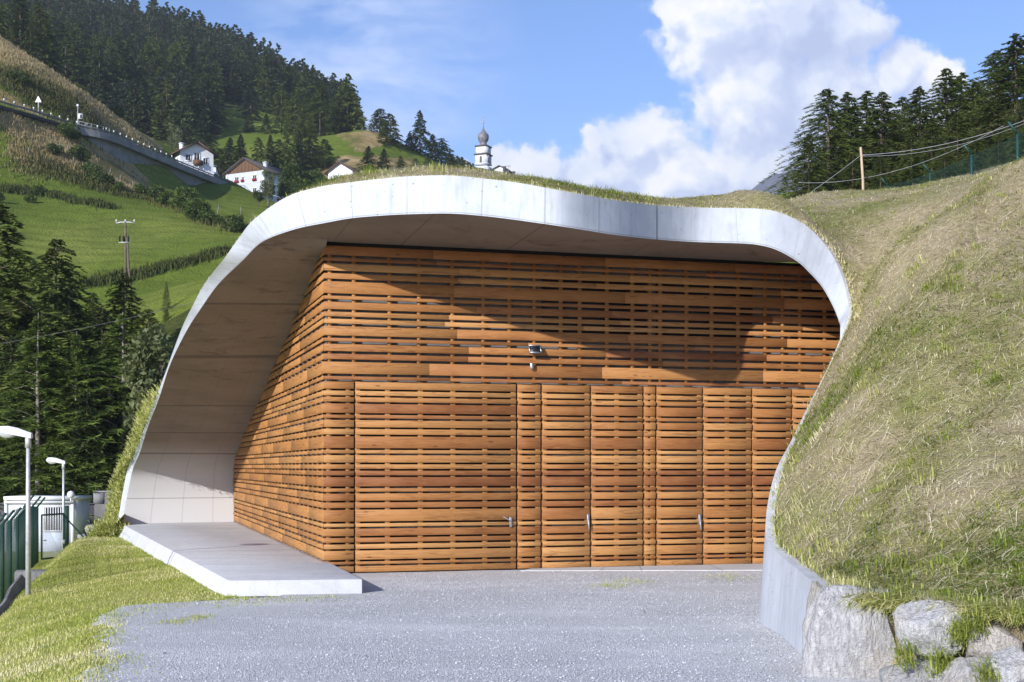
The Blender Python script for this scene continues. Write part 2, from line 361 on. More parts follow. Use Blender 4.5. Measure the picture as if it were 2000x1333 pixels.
def m_meadow(t):
    P_ = pos(t); x, y, z = t.sep(P_); dist = t.math('MULTIPLY', y, .01)
    n1 = t.noise(P_, .03, 5, .6); n2 = t.noise(P_, .35, 6, .72); n3 = t.noise(P_, 2.6, 4, .7)
    g_ = t.ramp(n1, [(.32, (.09,.14,.014)), (.5, (.145,.20,.024)), (.7, (.22,.26,.05))])
    g_ = t.mix(t.mapr(n2, .42, .72, 0, .6), g_, (.06,.09,.012)); g_ = t.mix(t.mapr(n3, .45, .75, 0, .5), g_, (.20,.23,.055))
    ml = t.math('SINE', t.math('ADD', t.math('MULTIPLY', z, 3.6), t.math('MULTIPLY', t.noise(P_, .05, 3), 26.))); g_ = t.mix(t.mapr(ml, .2, 1., 0, .30), g_, (.075,.10,.015))
    dry = t.ramp(t.noise(P_, .12, 6, .7), [(.3, (.10,.12,.03)), (.48, (.30,.23,.10)), (.62, (.48,.37,.20)), (.8, (.15,.14,.05))])
    dry = t.mix(t.mapr(n3, .4, .75, 0, .5), dry, (.10,.095,.03))
    fw = t.ramp(n2, [(.3, (.035,.05,.012)), (.7, (.10,.11,.03))])
    dr, fr, _ = t.sep(uvn(t)); 
    wob = t.math('SUBTRACT', t.noise(P_, .1, 5, .7), .5)
    c = t.mix(t.mapr(t.math('ADD', dr, wob), .4, .6), g_, dry); c = t.mix(t.mapr(t.math('ADD', fr, t.math('MULTIPLY', wob, .6)), .4, .6), c, fw)
    return {'Base Color': c, 'Normal': t.bump(t.math('ADD', n2, n3), 1., .5)}
M = {}
M['wood'] = mat('larch_boards', m_wood, .6, .25)
M['slab'] = mat('slab_concrete', m_slab, .8)
M['gravel'] = mat('gravel', m_gravel, .95)
M['mound'] = mat('mound_thatch', m_grass_ground, 1., .1)
M['lawn'] = mat('lawn', m_lawn, 1., .1)
M['blade'] = mat('grass_blade', m_blade, .8, .15)
M['larch'] = mat('larch_needles', lambda t: m_needle(t, (.10,.145,.026), (.18,.225,.05), (.05,.072,.022)), .75, .2)
M['spruce'] = mat('spruce_needles', lambda t: m_needle(t, (.065,.105,.030), (.11,.15,.048), (.036,.056,.024)), .75, .2)
M['young'] = mat('young_larch_needles', lambda t: m_needle(t, (.11,.17,.028), (.21,.28,.06), (.05,.08,.02)), .75, .2)
M['pine'] = mat('pine_needles', lambda t: m_needle(t, (.050,.075,.048), (.085,.115,.075), (.025,.04,.03)), .75, .2)
M['leaf'] = mat('green_leaves', lambda t: m_needle(t, (.055,.10,.012), (.12,.17,.03), (.03,.055,.01)), .6, .3)
M['paleleaf'] = mat('pale_leaves', lambda t: m_needle(t, (.12,.15,.05), (.26,.30,.15), (.06,.08,.03)), .6, .3)
M['scrub'] = mat('scrub_blades', lambda t: t.mix(t.sep(uvn(t,'rnd'))[0], (.035,.055,.014), (.13,.12,.04)), .9, .1)
M['dry'] = mat('dry_grass_blades', lambda t: {'Base Color': t.mix(t.sep(uvn(t,'rnd'))[1], (.20,.16,.07), (.46,.37,.21)), 'trans': .2}, .9, .1)
M['bark'] = m_noise('bark', (.16,.13,.10), (.07,.055,.045), 6., .95, .6, 14.)
M['twig'] = m_noise('pale_bark', (.30,.28,.24), (.14,.12,.10), 6., .95)
M['meadow'] = mat('meadow', m_meadow, 1., .1)
M['black'] = m_noise('black_gap', (.012,.012,.014), (.02,.02,.022), 4., .9)
M['glass'] = mat('dark_glass', {'Base Color': (.015,.02,.03)}, .4, .25)
M['greywall'] = m_noise('grey_backing_wall', (.16,.165,.18), (.10,.105,.12), 2.5, .9)
M['steel'] = m_noise('steel', (.55,.57,.6), (.42,.44,.47), 12., .35, 0, 1, .5, .8)
M['galv'] = m_noise('galvanised_steel', (.55,.57,.60), (.38,.40,.43), 14., .5, 0, 1, .5, .35)
M['white'] = m_noise('white_paint', (.66,.68,.72), (.58,.60,.64), 3., .5)
M['green'] = m_noise('green_metal', (.012,.045,.040), (.02,.065,.055), 8., .5)
M['stone'] = None
# ================================================================ THE PAVILION
pav = empty('storage_building', (-4, 29.3, 0))
tag(pav, 'hillside storage building with curved white concrete rim and orange larch board front', 'building')
PV = Vector(pav.location)
def pv(o): o.matrix_parent_inverse = Matrix.Translation(-PV); return o
CO = Vector((-3.995, 29.33, 0)); WF = Vector((.961, .2766, 0)).normalized(); WL = Vector((-.280, .960, 0)).normalized()
NF = Vector((WF.y, -WF.x, 0)); NL = Vector((-WL.y, WL.x, 0))            # outward normals of front and side
def tf(px): u = (px-CX)/F; return (CO.y*u-CO.x)/(WF.x-WF.y*u)             # along the front wall from a photo column
def tl(px): u = (px-CX)/F; return (CO.y*u-CO.x)/(WL.x-WL.y*u)
def onF(px, py): t_ = tf(px); q = CO+WF*t_; return Vector(W(px, py, q.y))
def onL(px, py): t_ = tl(px); q = CO+WL*t_; return Vector(W(px, py, q.y))
ZTOP = 7.08
CONT = [(458,1030),(457,960),(456,930),(460,895),(470,870),(487,830),(505,791),(521,751),(545.5,697),(572,637),(599.5,570),(626,502),(640,475)]
def cont(py): return interp([-q[1] for q in CONT], [q[0] for q in CONT], -py)
ROWS = [(240,1028,230,1030,49.4,.3),(243,1000,236,995,49.5,.3),(251,957,243,952,49.5,.35),(260,915,251,913,49.2,.4),(273,885,264,884,48.,.5),(290,831,284,832,45.2,.6),
 (309,783,302,784,42.,.65),(329,721,325,723,38.6,.7),(348,678,340,681,36.5,.7),(370,637,357,637,34.6,.65),(391,605,372,606,33.2,.6),(426,556,400,554,31.6,.5),
 (475,508,438,505,29.9,.42),(499,483,466,466,29.3,.38),(525,466,497,428,28.6,.35),(580,447,560,385,27.9,.3),(634,436,622,366,27.4,.25),(684,427,680,357,27.,.22),
 (740,422,740,350,26.6,.2),(795,419,795,345,26.4,.18),(875,417.5,875,343,26.1,.16),(940,422,943,349,26.,.15),(1000,429,1003,356,25.95,.15),(1064,438,1065,367,25.9,.15),
 (1118,446,1120,377,26.1,.15),(1200,459,1200,391,27.,.15),(1282,468,1282,401,28.3,.15),(1355,473,1360,405.5,29.1,.15),(1450,476,1445,407,29.2,.15),(1487,480,1485,408.5,29.1,.15),
 (1520,490,1525,416,29.1,.15),(1557,511,1570,438,29.15,.15),(1580,532,1600,465,29.2,.15),(1605,560,1625,498,29.2,.15),(1625,595,1646,545,29.1,.12),(1638,627,1656,590,28.9,.1),(1641,655,1656,618,28.5,.06)]
AP = {15:641,16:643,17:648,18:690,19:735,20:805,21:868,22:925,23:990,24:1050,25:1140,26:1227,27:1315,28:1430,29:1475,30:1515,31:1560,32:1590,33:1625,34:1650,35:1670,36:1690}
ZA = {32:6.95,33:6.6,34:6.0,35:5.3,36:4.6}
rI, rO, rA = [], [], []
for k, (ix, iy, ox, oy, Y, dY) in enumerate(ROWS):
    rI.append(Vw(ix, iy, Y)); rO.append(Vw(ox, oy, Y+dY))
    if k < 15: rA.append(onL(cont(iy), iy) if iy < 1020 else CO+WL*22.6+Vector((0,0,.1)))
    else:
        q = CO+WF*tf(AP[k]); q.z = ZA.get(k, ZTOP+.03); rA.append(q)
rI[0].z = .1; 
# the rim carries on as a retaining wall towards the viewer
for (px, py, Y, drop) in [(1644,655,28.2,1.6),(1616,720,27.4,2.6),(1580,790,26.,9),(1546,860,24.5,9),(1517,915,23.,9),(1501,975,21.8,9),(1495,1030,20.8,9),(1500,1062,20.,9),(1530,1090,19.,9),(1568,1121,17.3,9),(1600,1146,15.95,9),(1612,1158,15.2,9)]:
    q = Vw(px, py, Y); rO.append(q); rI.append(Vector((q.x-.10, q.y, max(-.1, q.z-drop))))
NR = len(ROWS)
def crs(P_, n):   # centripetal-ish Catmull-Rom with n steps per span
    out = []
    for i in range(len(P_)-1):
        a, b, c, d = P_[max(i-1,0)], P_[i], P_[i+1], P_[min(i+2,len(P_)-1)]
        for j in range(n):
            t_ = j/n; out.append(.5*((2*b)+(c-a)*t_+(2*a-5*b+4*c-d)*t_*t_+(3*b-a-3*c+d)*t_**3))
    out.append(P_[-1].copy()); return out
NS = 5
sI, sO, sA = crs(rI, NS), crs(rO, NS), crs(rA, NS)
us = [0.]
for i in range(1, len(sI)): us.append(us[-1]+((sI[i]-sI[i-1]).length+(sO[i]-sO[i-1]).length)/2)
def u_at(px, lo=14): # arc position of a photo column on the upper rim
    for i in range(lo*NS, len(sI)-1):
        a = CX+F*sO[i].x/sO[i].y; b = CX+F*sO[i+1].x/sO[i+1].y
        if a <= px < b: return us[i]+(us[i+1]-us[i])*(px-a)/(b-a)
    return 0
JU += [(u_at(580),.012),(u_at(685),.012),(u_at(795),.012),(u_at(943),.014),(u_at(1065),.014),(u_at(1170),.012),(u_at(1283),.03),(u_at(1437),.006),(u_at(505),.010)]
JS = [(u_at(685),1),(u_at(850),1),(u_at(1065),1),(u_at(1283),1),(u_at(506),1)]
M['rim'] = mat('rim_concrete', m_rim, .75); M['soffit'] = mat('soffit_concrete', m_soffit, .85)
def strip(A, B, name, m, u, v0=0., v1=1., nv=1, flip=False, parent=None, smooth=True):
    vv, ff, uv = [], [], []
    for i in range(len(A)):
        for j in range(nv+1): vv.append(tuple(A[i].lerp(B[i], j/nv)))
    for i in range(len(A)-1):
        for j in range(nv):
            q = [i*(nv+1)+j, (i+1)*(nv+1)+j, (i+1)*(nv+1)+j+1, i*(nv+1)+j+1]; k = [(u[i],v0+(v1-v0)*j/nv),(u[i+1],v0+(v1-v0)*j/nv),(u[i+1],v0+(v1-v0)*(j+1)/nv),(u[i],v0+(v1-v0)*(j+1)/nv)]
            if flip: q.reverse(); k.reverse()
            ff += q; uv += k
    return nobj(name, npmesh(name, vv, ff, [4]*(len(ff)//4), [m], None, uv, None, smooth), parent)
NO = len(sO)
dirs = []
KEY = [(0,(-.55,.83)),(3*NS,(-.4,.92)),(6*NS,(.1,.99)),(9*NS,(.45,.89)),(13*NS,(.5,.86)),(16*NS,(.1,1)),(28*NS,(.05,1)),(31*NS,(.35,.94)),(34*NS,(.8,.6)),(36*NS,(1,.12)),(NO-1,(1,0))]
ks = [k[0] for k in KEY]
for i in range(NO):
    d_ = Vector((interp(ks, [k[1][0] for k in KEY], i), interp(ks, [k[1][1] for k in KEY], i), 0)).normalized(); dirs.append(d_)
# solid rim: front face, cap on top, back face
cap = []; back = []; low = []
for i in range(len(sO)):
    a = sO[max(i-1,0)]; b = sO[min(i+1,len(sO)-1)]; t_ = (b-a).normalized(); f_ = (sI[i]-sO[i]); n_ = f_.cross(t_).normalized()
    out = dirs[i]
    cap.append(sO[i]+out*interp([0,30*NS,34*NS,38*NS,41*NS,len(sO)], [.14,.14,.10,.05,.12,.2], i)+Vector((0,0,.005))); back.append(cap[-1]+Vector((0,0,-.45)))
rim = strip(sI, sO, 'rim', M['rim'], us, 0, 1, 6, False, pav); pv(rim)
bmv = strip(sO, cap, 'rim_cap', M['slab'], us, 0, .1, 1, False, rim)
n_s = (NR-1)*NS+1
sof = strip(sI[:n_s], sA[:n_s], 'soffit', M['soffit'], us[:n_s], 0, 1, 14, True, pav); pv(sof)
ew = MB(); q0, q1 = sI[-1], sO[-1]; ew.face([q0, q1, q1+Vector((.5,.1,0)), q0+Vector((.5,.1,0))]); pv(ew.build('wall_end', M['rim'], pav))
# slab
mb = MB(); ST = .255
def gz(px, py, z): Y = (ZC-z)*F/(py-HY); return Vector(((px-CX)/F*Y, Y, z))
a0, a1, a2, a3 = Vw(240,1025,49.4), gz(447,1134.5,ST), gz(707.5,1131.5,ST), CO+Vector((.35,.2,ST))+WF*.0
a4 = CO+WL*23.2+WF*.3+Vector((0,0,ST)); a5 = CO+WL*24.5+Vector((-3.,0,ST)); b0, b1, b2 = W(226,1051,49.2), gz(437,1166,-.02), gz(707.5,1162,-.02)
a3 = CO+WF*.06+Vector((0,.1,ST)); b3 = a3.copy(); b3.z = -.02; 
mb.face([a0,a1,a2,a3,a4,a5]); mb.face([b0,b1,a1,a0]); mb.face([b1,b2,a2,a1]); mb.face([b2,b3,a3,a2])
sb = mb.build('floor_slab', M['slab'], pav); pv(sb)
mod = sb.modifiers.new('w', 'WELD'); mod.merge_threshold = .001; mod = sb.modifiers.new('b', 'BEVEL'); mod.width = .012; mod.segments = 2
# ---- larch boards
PAT = [.13,.06,.20,.105,.10,.155,.07,.255,.12,.155,.065,.205]      # going up from the ground
PERIOD = [.10,.10,.16,.075,.26,.12,.155,.075,.205]
ZD = 4.07
rows = []; z = .035; hs = PAT[:3]+[x for _ in range(9) for x in PERIOD]
for h in hs:
    h *= .972; gap = .0405 if z < ZD-.1 else .056
    if z+h > ZTOP-.02: h = ZTOP-.03-z
    if h < .04: break
    rows.append((z, z+h)); z += h+gap
    if z > ZTOP-.06: break
rows[-1] = (rows[-1][0], ZTOP-.05)
# snap one gap to the door head
kd = min(range(len(rows)), key=lambda k: abs(rows[k][0]-ZD)); ZD = rows[kd][0]-.014
DEP = .026
def proud(k): return .022 if k % 9 in (0, 1, 3, 6) and k else 0.
def boards(mb, org, ax, nrm, t0, t1, rws, key, maxlen=4., zclip=None, cuts=None, seed=0):
    rr = random.Random(seed)
    for k, (z0, z1) in rws:
        rt_ = random.Random(900+k).gauss(.5, .22)
        e0, e1 = t0, t1
        if zclip:
            e1 = min(t1, zclip((z0+z1)/2))
            if e1 <= e0+.05: continue
        t_ = e0; first = True
        while t_ < e1-.01:
            L = rr.uniform(2.2, 4.6) if first else rr.choice([3.2, 4., 4.6]); first = False
            if cuts: L = 99
            L = min(L, e1-t_)
            if e1-t_-L < .5: L = e1-t_
            tone = min(.95, max(0., rt_+rr.gauss(0, .13) if not zclip else rt_*.35+.5+rr.gauss(0,.03)))
            if rr.random() < .012 and not cuts and not zclip: tone = 1.
            o = org+ax*(t_+.0015)+nrm*proud(k)+Vector((0,0,z0))
            mb.box(o, ax*(L-.003), -nrm*(-DEP), Vector((0,0,z1-z0)), (tone, rr.random()), 0, rr.uniform(0,50), rr.uniform(0,50))
            t_ += L
up_rows = [(k, r) for k, r in enumerate(rows) if k >= kd]; dn_rows = [(k, r) for k, r in enumerate(rows) if k < kd]
fo = CO+NF*.0
SE = [tf(x) for x in (692, 1009, 1057, 1153, 1256, 1281, 1372, 1468, 1546, 1660)]
mb = MB(); boards(mb, CO, WF, NF, -.03, 13.6, up_rows, 0, seed=3)
boards(mb, CO, WF, NF, -.03, SE[0]-.012, dn_rows, 0, cuts=1, seed=31)
pv(tag(mb.build('front_cladding', M['wood'], pav, bevel=.004)))
zl = [2.3+(HY-py)/F*(CO+WL*tl(px)).y for px, py in CONT[1:]]; tt = [max(0., tl(px)) for px, py in CONT[1:]]
def zc(z): return interp(zl, tt, z)+.12 if z > .6 else 22.7
mb = MB(); boards(mb, CO-WL*.0, WL, NL, .002, 23.2, [(k, r) for k, r in enumerate(rows)], 0, zclip=zc, seed=9)
for k, (z0, z1) in enumerate(rows): pass
pv(mb.build('side_cladding', M['wood'], pav, bevel=.004))
def panel(name, t0, t1, seed):
    m_ = MB(); boards(m_, CO, WF, NF, t0+.021, t1-.021, dn_rows, 0, cuts=1, seed=seed)
    n_ = max(1, round((t1-t0)/.78)); ps = [t0+.075]+[t0+(t1-t0)*j/n_ for j in range(1, n_)]+[t1-.075]
    for q in ps: m_.box(CO+WF*(q-.055)-NF*.055+Vector((0,0,.03)), WF*.11, NF*.052, Vector((0,0,ZD-.05)), (.72, random.random()), 0, random.random()*9, 5)
    o = m_.build(name, M['wood'], pav, bevel=.003); pv(o); return o
doors = []
names = ['garage_door','wall_panel','door','door','wall_panel','door','door','wall_panel','door']
for i, nme in enumerate(names): doors.append(panel(nme, SE[i], SE[i+1], 50+i))
# posts behind upper boards and side boards
mb = MB()
for q in [.10,.62,1.4,2.05,2.8,3.5,4.1,4.68,5.3,5.75,6.4,7.02,7.45,7.7,8.35,8.98,9.65,10.35,10.8,11.25,11.9,12.5,13.1]:
    mb.box(CO+WF*(q-.04)-NF*.055+Vector((0,0,ZD)), WF*.085, NF*.052, Vector((0,0,ZTOP-ZD-.06)), (.6, random.random()), 0, random.random()*9, 5)
for q in (.08, tf(688)-.09): mb.box(CO+WF*(q-.05)-NF*.055+Vector((0,0,.03)), WF*.1, NF*.052, Vector((0,0,ZD-.06)), (.6,.4), 0, 3, 5)
q = .5
while q < 22:
    zt = interp(tt, zl, q)-.1
    mb.box(CO+WL*(q-.04)-NL*.055+Vector((0,0,.2)), WL*.085, NL*.052, Vector((0,0,zt-.2)), (.7, random.random()), 0, random.random()*9, 5); q += .75
pv(mb.build('battens', M['wood'], pav))
# backing wall, door frames, windows
mb = MB(); T = lambda t_, d, z_: CO+WF*t_-NF*d+Vector((0,0,z_))
def fq(m_, t0, t1, z0, z1, d, mi=0): m_.face([T(t0,d,z0), T(t1,d,z0), T(t1,d,z1), T(t0,d,z1)], [(t0,z0),(t1,z0),(t1,z1),(t0,z1)], mi=mi)
fq(mb, .1, 14.2, ZD, ZTOP, .14); fq(mb, .1, 14.2, -.1, ZD, .16, 1)
Lq = lambda t_, d, z_: CO+WL*t_-NL*d+Vector((0,0,z_))
for i in range(len(tt)-1, 0, -1):
    mb.face([Lq(tt[i],.14,-.1), Lq(tt[i-1],.14,-.1), Lq(tt[i-1],.14,zl[i-1]-.05), Lq(tt[i],.14,zl[i]-.05)])
pv(mb.build('inner_wall', [M['greywall'], M['black']], pav))
for (x0, x1) in ((1061,1266),(1284,1474),(1548,1665)):
    mb = MB(); t0, t1 = tf(x0), tf(x1); mb.box(T(t0,.135,5.12), WF*(t1-t0), NF*.02, Vector((0,0,1.52)))
    pv(mb.build('window', M['glass'], pav))
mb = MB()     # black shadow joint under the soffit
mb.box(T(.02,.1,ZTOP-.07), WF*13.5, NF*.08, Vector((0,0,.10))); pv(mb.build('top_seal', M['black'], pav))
for i in (0,2,3,5,6,8):      # door seals, seen as dark slots, and thin metal strips in some gaps
    mb = MB()
    n_ = max(1, round((SE[i+1]-SE[i])/.78)); w_ = (SE[i+1]-SE[i])/n_
    for k, (z0, z1) in dn_rows:
        if k % 9 in (1, 5) and k > 4:
            mb = MB(); mb.box(T(SE[i]+.14,.105,z1+.001), WF*(SE[i+1]-SE[i]-.28), NF*.01, Vector((0,0,.010))); mb.build('metal_strip', M['steel'], doors[i])
# handles
def handle(door, px, py, kind):
    q = onF(px, py)+NF*.052; m_ = MB()
    if kind == 'lever':
        m_.box(q-WF*.028-Vector((0,0,.11)), WF*.056, NF*.022, Vector((0,0,.22)))
        m_.tube([q+NF*.012, q+NF*.06+Vector((0,0,-.0)), q+NF*.06-WF*.05+Vector((0,0,.05)), q+NF*.06-WF*.18+Vector((0,0,.12))], [.014,.014,.013,.012], 8)
    else:
        m_.box(q-WF*.026-Vector((0,0,.06)), WF*.052, NF*.022, Vector((0,0,.24)))
        m_.tube([q+NF*.02+Vector((0,0,.03)), q+NF*.055+Vector((0,0,.03))], .016, 8)
        m_.box(q-WF*.012+NF*.045-Vector((0,0,.17)), WF*.028, NF*.018, Vector((0,0,.20)))
    return m_.build('handle', M['steel'], door, bevel=.003)
handle(doors[0], 996, 1020, 'lever'); handle(doors[2], 1147, 1020, 'pull'); handle(doors[5], 1364.5, 1020, 'pull')
mb = MB(); 
dps = lambda t_: .35+max(0, t_-4.6)*.27
for i in range(8):
    t0 = 4.6+i*.86; t1 = t0+.85; zz = .034+.003*(i % 2); fr_ = lambda t_, d_, z_: CO+WF*t_+NF*d_+Vector((0,0,z_))
    mb.face([fr_(t0,.04,zz), fr_(t0-.35,dps(t0),zz-.012), fr_(t1-.35,dps(t1),zz-.012), fr_(t1,.04,zz)]); mb.face([fr_(t0-.35,dps(t0),zz-.012), fr_(t0-.35,dps(t0),-.01), fr_(t1-.35,dps(t1),-.01), fr_(t1-.35,dps(t1),zz-.012)])
pv(mb.build('door_sill', M['slab'], pav))
# flood light and sensor on the boards
fl = empty('flood_light', onF(1040,684)+NF*.06, math.atan2(WF.y, WF.x)); tag(fl, 'square grey flood light mounted high on the board wall above the doors', 'flood light')
mb = MB(); H = Matrix.Rotation(math.radians(-32), 3, 'X')
def hb(m_, c, d): ax, ay, az = H @ Vector((d[0],0,0)), H @ Vector((0,d[1],0)), H @ Vector((0,0,d[2])); m_.box(H @ Vector(c)+Vector((0,-.13,0))-ax/2-ay/2-az/2, ax, ay, az)
hb(mb, (0,.03,0), (.26,.06,.2)); hb(mb, (0,.075,0), (.18,.05,.13)); mb.build('housing', M['greywall'], fl, bevel=.008)
mb = MB()
for c, d in (((0,-.008,.095),(.28,.03,.02)),((0,-.008,-.095),(.28,.03,.02)),((.13,-.008,0),(.02,.03,.17)),((-.13,-.008,0),(.02,.03,.17))): hb(mb, c, d)
mb.build('frame', M['steel'], fl)
mb = MB(); hb(mb, (0,-.004,0), (.24,.008,.17)); mb.build('glass', M['glass'], fl)
mb = MB(); mb.box((-.012,-.10,-.015), (.024,0,0), (0,.12,0), (0,0,.03)); mb.build('bracket', M['galv'], fl)
se = empty('motion_sensor', onF(1036,716)+NF*.05, math.atan2(WF.y, WF.x)); tag(se, 'small silver motion sensor cylinder just below the flood light', 'sensor')
mb = MB(); mb.lathe([(0,-.07),(.03,-.066),(.042,-.04),(.042,.05),(.036,.065),(0,.065)], (0,-.045,0), 16); mb.build('cover', M['steel'], se, smooth=True)
mb = MB(); mb.cbox((0,0,0), (.05,.02,.09)); mb.build('back_plate', M['galv'], se)

# ================================================================ NEAR GROUND
CRX = ([10,14.6,18,28.5,35,42,48,60], [-5.2,-5.9,-6.9,-10.,-11.5,-13.1,-15,-17]); CRZ = ([10,18,28.5,35,42,48,60], [-.4,-.42,-.52,-.28,-.12,-.2,-.5])
def Hl(x, y):
    x = np.asarray(x, float); y = np.asarray(y, float)
    cx = np.interp(y, *CRX); cz = np.interp(y, *CRZ); bx = np.interp(y, [10,14.6,18.8,22.6,23.9,24.4,48,60], [-4.2,-4.5,-5.55,-6.6,-5.0,-5.,-13.6,-14.5])
    bx = np.maximum(bx, cx+.6)
    k = np.clip((x-cx)/(bx-cx), 0, 1); zr = cz+(np.where(y < 24.5, 0, np.interp(y, [24.5,48], [0,-.16]))-cz)*(k**.8)
    dl = np.clip((cx-x)/1.6, 0, 1); dl = dl*dl*(3-2*dl); fl_ = np.interp(y, [20,33,36,60], [-1.12,-1.12,-1.12,-1.3])
    z_ = zr*(1-dl)+fl_*dl
    inside = np.clip((x-bx)/1.2, 0, 1); z_ = np.where(y < 24.6, z_-.10*inside, z_-.35*inside)
    return z_ + fbm(x, y, 3, 4, .9)*.025+fbm(x, y, 5, 3, 4.)*.012
def gridmesh(name, xs, ys, H_, m, uvf=None, smooth=True):
    X, Y = np.meshgrid(xs, ys); Z = H_(X, Y); n, k = X.shape
    v = np.stack([X, Y, Z], -1).reshape(-1, 3); idx = np.arange(n*k).reshape(n, k)
    q = np.stack([idx[:-1,:-1], idx[:-1,1:], idx[1:,1:], idx[1:,:-1]], -1).reshape(-1, 4)
    uv = None
    if uvf is not None: uv = uvf(X, Y, Z).reshape(-1, 2)[q.ravel()]
    return nobj(name, npmesh(name, v, q, np.full(len(q), 4), [m], None, uv, None, smooth))
lawn = gridmesh('lawn', np.arange(-34, 9.01, .14), np.arange(9, 58.1, .16), Hl, M['lawn']); tag(lawn, kind='structure')
GX = lambda y: np.interp(y, [0,14.6,18.8,21.2,22.7,23.6,24.3,33], [-4.2,-4.6,-5.7,-6.35,-6.5,-5.3,-4.4,-4.2])
def gravelmesh():
    ys = np.arange(4, 33.4, .1); n = 90; vs = []
    e = GX(ys)+fbm(ys, ys*0, 8, 5, .8)*.22+fbm(ys, ys*0, 9, 3, 5.)*.12
    T_ = np.linspace(0, 1, n)
    X = e[:,None]+(9.-e[:,None])*T_[None,:]; Y = np.repeat(ys[:,None], n, 1); Z = fbm(X, Y, 12, 3, .5)*.012+.004
    Z = Z-.06*(T_[None,:] < .005); idx = np.arange(X.size).reshape(X.shape)
    q = np.stack([idx[:-1,:-1], idx[:-1,1:], idx[1:,1:], idx[1:,:-1]], -1).reshape(-1, 4)
    return nobj('gravel_yard', npmesh('gravel_yard', np.stack([X,Y,Z],-1).reshape(-1,3), q, np.full(len(q),4), [M['gravel']], smooth=True))
tag(gravelmesh(), kind='structure')
# loose stones on the yard
def stones(name, n, m):
    y = 14.2+(RNG.random(n)**1.3)*16.5; gx = GX(y); x = gx+.05+RNG.random(n)*(8.2-gx)
    t_ = (x-CO.x)*WF.x+(y-CO.y)*WF.y; d_ = -((x-CO.x)*NF.x+(y-CO.y)*NF.y); k = (d_ < -.1); k &= ~((x < -2.6) & (y > 24.3)); x, y = x[k], y[k]; n = len(x)
    s = .005+.0125*RNG.random(n)**3.; s = np.where(RNG.random(n) < .002, s*2.2, s)
    b = np.array([[1,0,0],[-.2,1,.1],[-.9,-.1,0],[0,-.9,.15],[.1,.1,.75]])
    v = b[None]*(.6+.8*RNG.random((n,5,3)))*s[:,None,None]; a = RNG.random(n)*6.28; ca, sa = np.cos(a), np.sin(a)
    v = np.stack([v[...,0]*ca[:,None]-v[...,1]*sa[:,None]+x[:,None], v[...,0]*sa[:,None]+v[...,1]*ca[:,None]+y[:,None], v[...,2]+.006], -1)
    f = np.array([[0,1,4],[1,2,4],[2,3,4],[3,0,4]]); f = (f[None]+np.arange(n)[:,None,None]*5).reshape(-1,3)
    r = np.repeat(np.stack([RNG.random(n), RNG.random(n)], 1), 4, 0)
    return nobj(name, npmesh(name, v.reshape(-1,3), f, np.full(len(f),3), [m], rnd=r))
M['stonelet'] = mat('gravel_stones', lambda t: t.ramp(t.sep(uvn(t,'rnd'))[0], [(0,(.24,.245,.26)),(.35,(.52,.525,.54)),(.85,(.72,.73,.76)),(1,(.78,.78,.77))]), .9)
tag(stones('gravel_stones', 70000, M['stonelet']), kind='stuff')

# ================================================================ THE GRASS MOUND over and beside the building
CP = []
for i in range(8*NS, NO, 4): CP.append(tuple(cap[i]))
for (px, py, Y) in [(575,392,30.5),(650,372,30.),(712,355,29.5),(800,346,29.5),(860,345,29.5),(920,349,29.5),(960,356,29.5),(1000,361,29.5),(1040,368,29.5),(1080,375,29.7),(1120,381,30),(1160,386,30.5),(1200,391,31),
     (1282,397,30.8),(1325,396,31),(1450,393,31.5),(640,385,32),(1580,381,38),(1685,376,38),(1775,364,37),(1880,354,35),(1960,336,33),(2040,300,31),
     (1660,560,28.6),(1700,520,27.6),(1760,470,27.4),(1850,412,27.6),(1930,365,28.2),(2010,318,28.5),(1600,440,30.5),(1700,440,31),(1800,400,31),
     (1700,650,24.5),(1850,600,23.5),(2000,520,24),(2150,420,26),(1650,800,22),(1800,760,21),(2000,700,21),(2200,640,21),(1600,950,20.6),(1750,920,19.2),(1900,900,18.5),(2100,850,18.),
     (1580,1050,19.2),(1700,1080,17.2),(1850,1080,16.2),(2000,1050,15.8),(2150,1010,15.5),(1700,1150,15.6),(1850,1165,14.8),(2000,1185,14.1),(2200,1190,13.5)]:
    CP.append(W(px, py, Y))
CP += [(-3.7,33,8.3),(-1.7,33,8.55),(0,33,8.3),(1.9,33,7.95),(-4.2,38,7.8),(-2,38,8.0),(0,38,7.9),(2,38,7.7),(4.2,38,7.9),(3.6,34.5,8.1)]
# roof falling away behind the skyline, and the bank at the far left foot
CP += [(-8.5,38,5.7),(-10,44,4.3),(-12.5,49.5,3.0),(-13.6,49.2,2.7),(-14.3,50,1.2),(-15.2,50.5,-.2),(-17,52,-.9),(-13,54,1.5),(-5,44,7.2),(0,46,8.0),(6,46,8.6),(10,48,9.6),(16,44,12.),(20,36,12.),(20,25,10.5),(20,14,7.5),(14,12,4.2),(-4,36,8.2),(-7,33,7.2)]
for i in range(6*NS, 16*NS, 7): m_ = sI[i].lerp(sA[i], .5); CP.append((m_.x, m_.y+.1, m_.z+1.0))
HM0 = TPS(CP, 2e-3, 10.)
def HMn(x, y): return HM0(x, y)
RS = np.concatenate([[0,.06,.15,.3,.5,.75,1.], np.arange(1.3, 22, .34)])
capA = np.array([tuple(c) for c in cap]); dA = np.array([tuple(d) for d in dirs])
NOm = NO
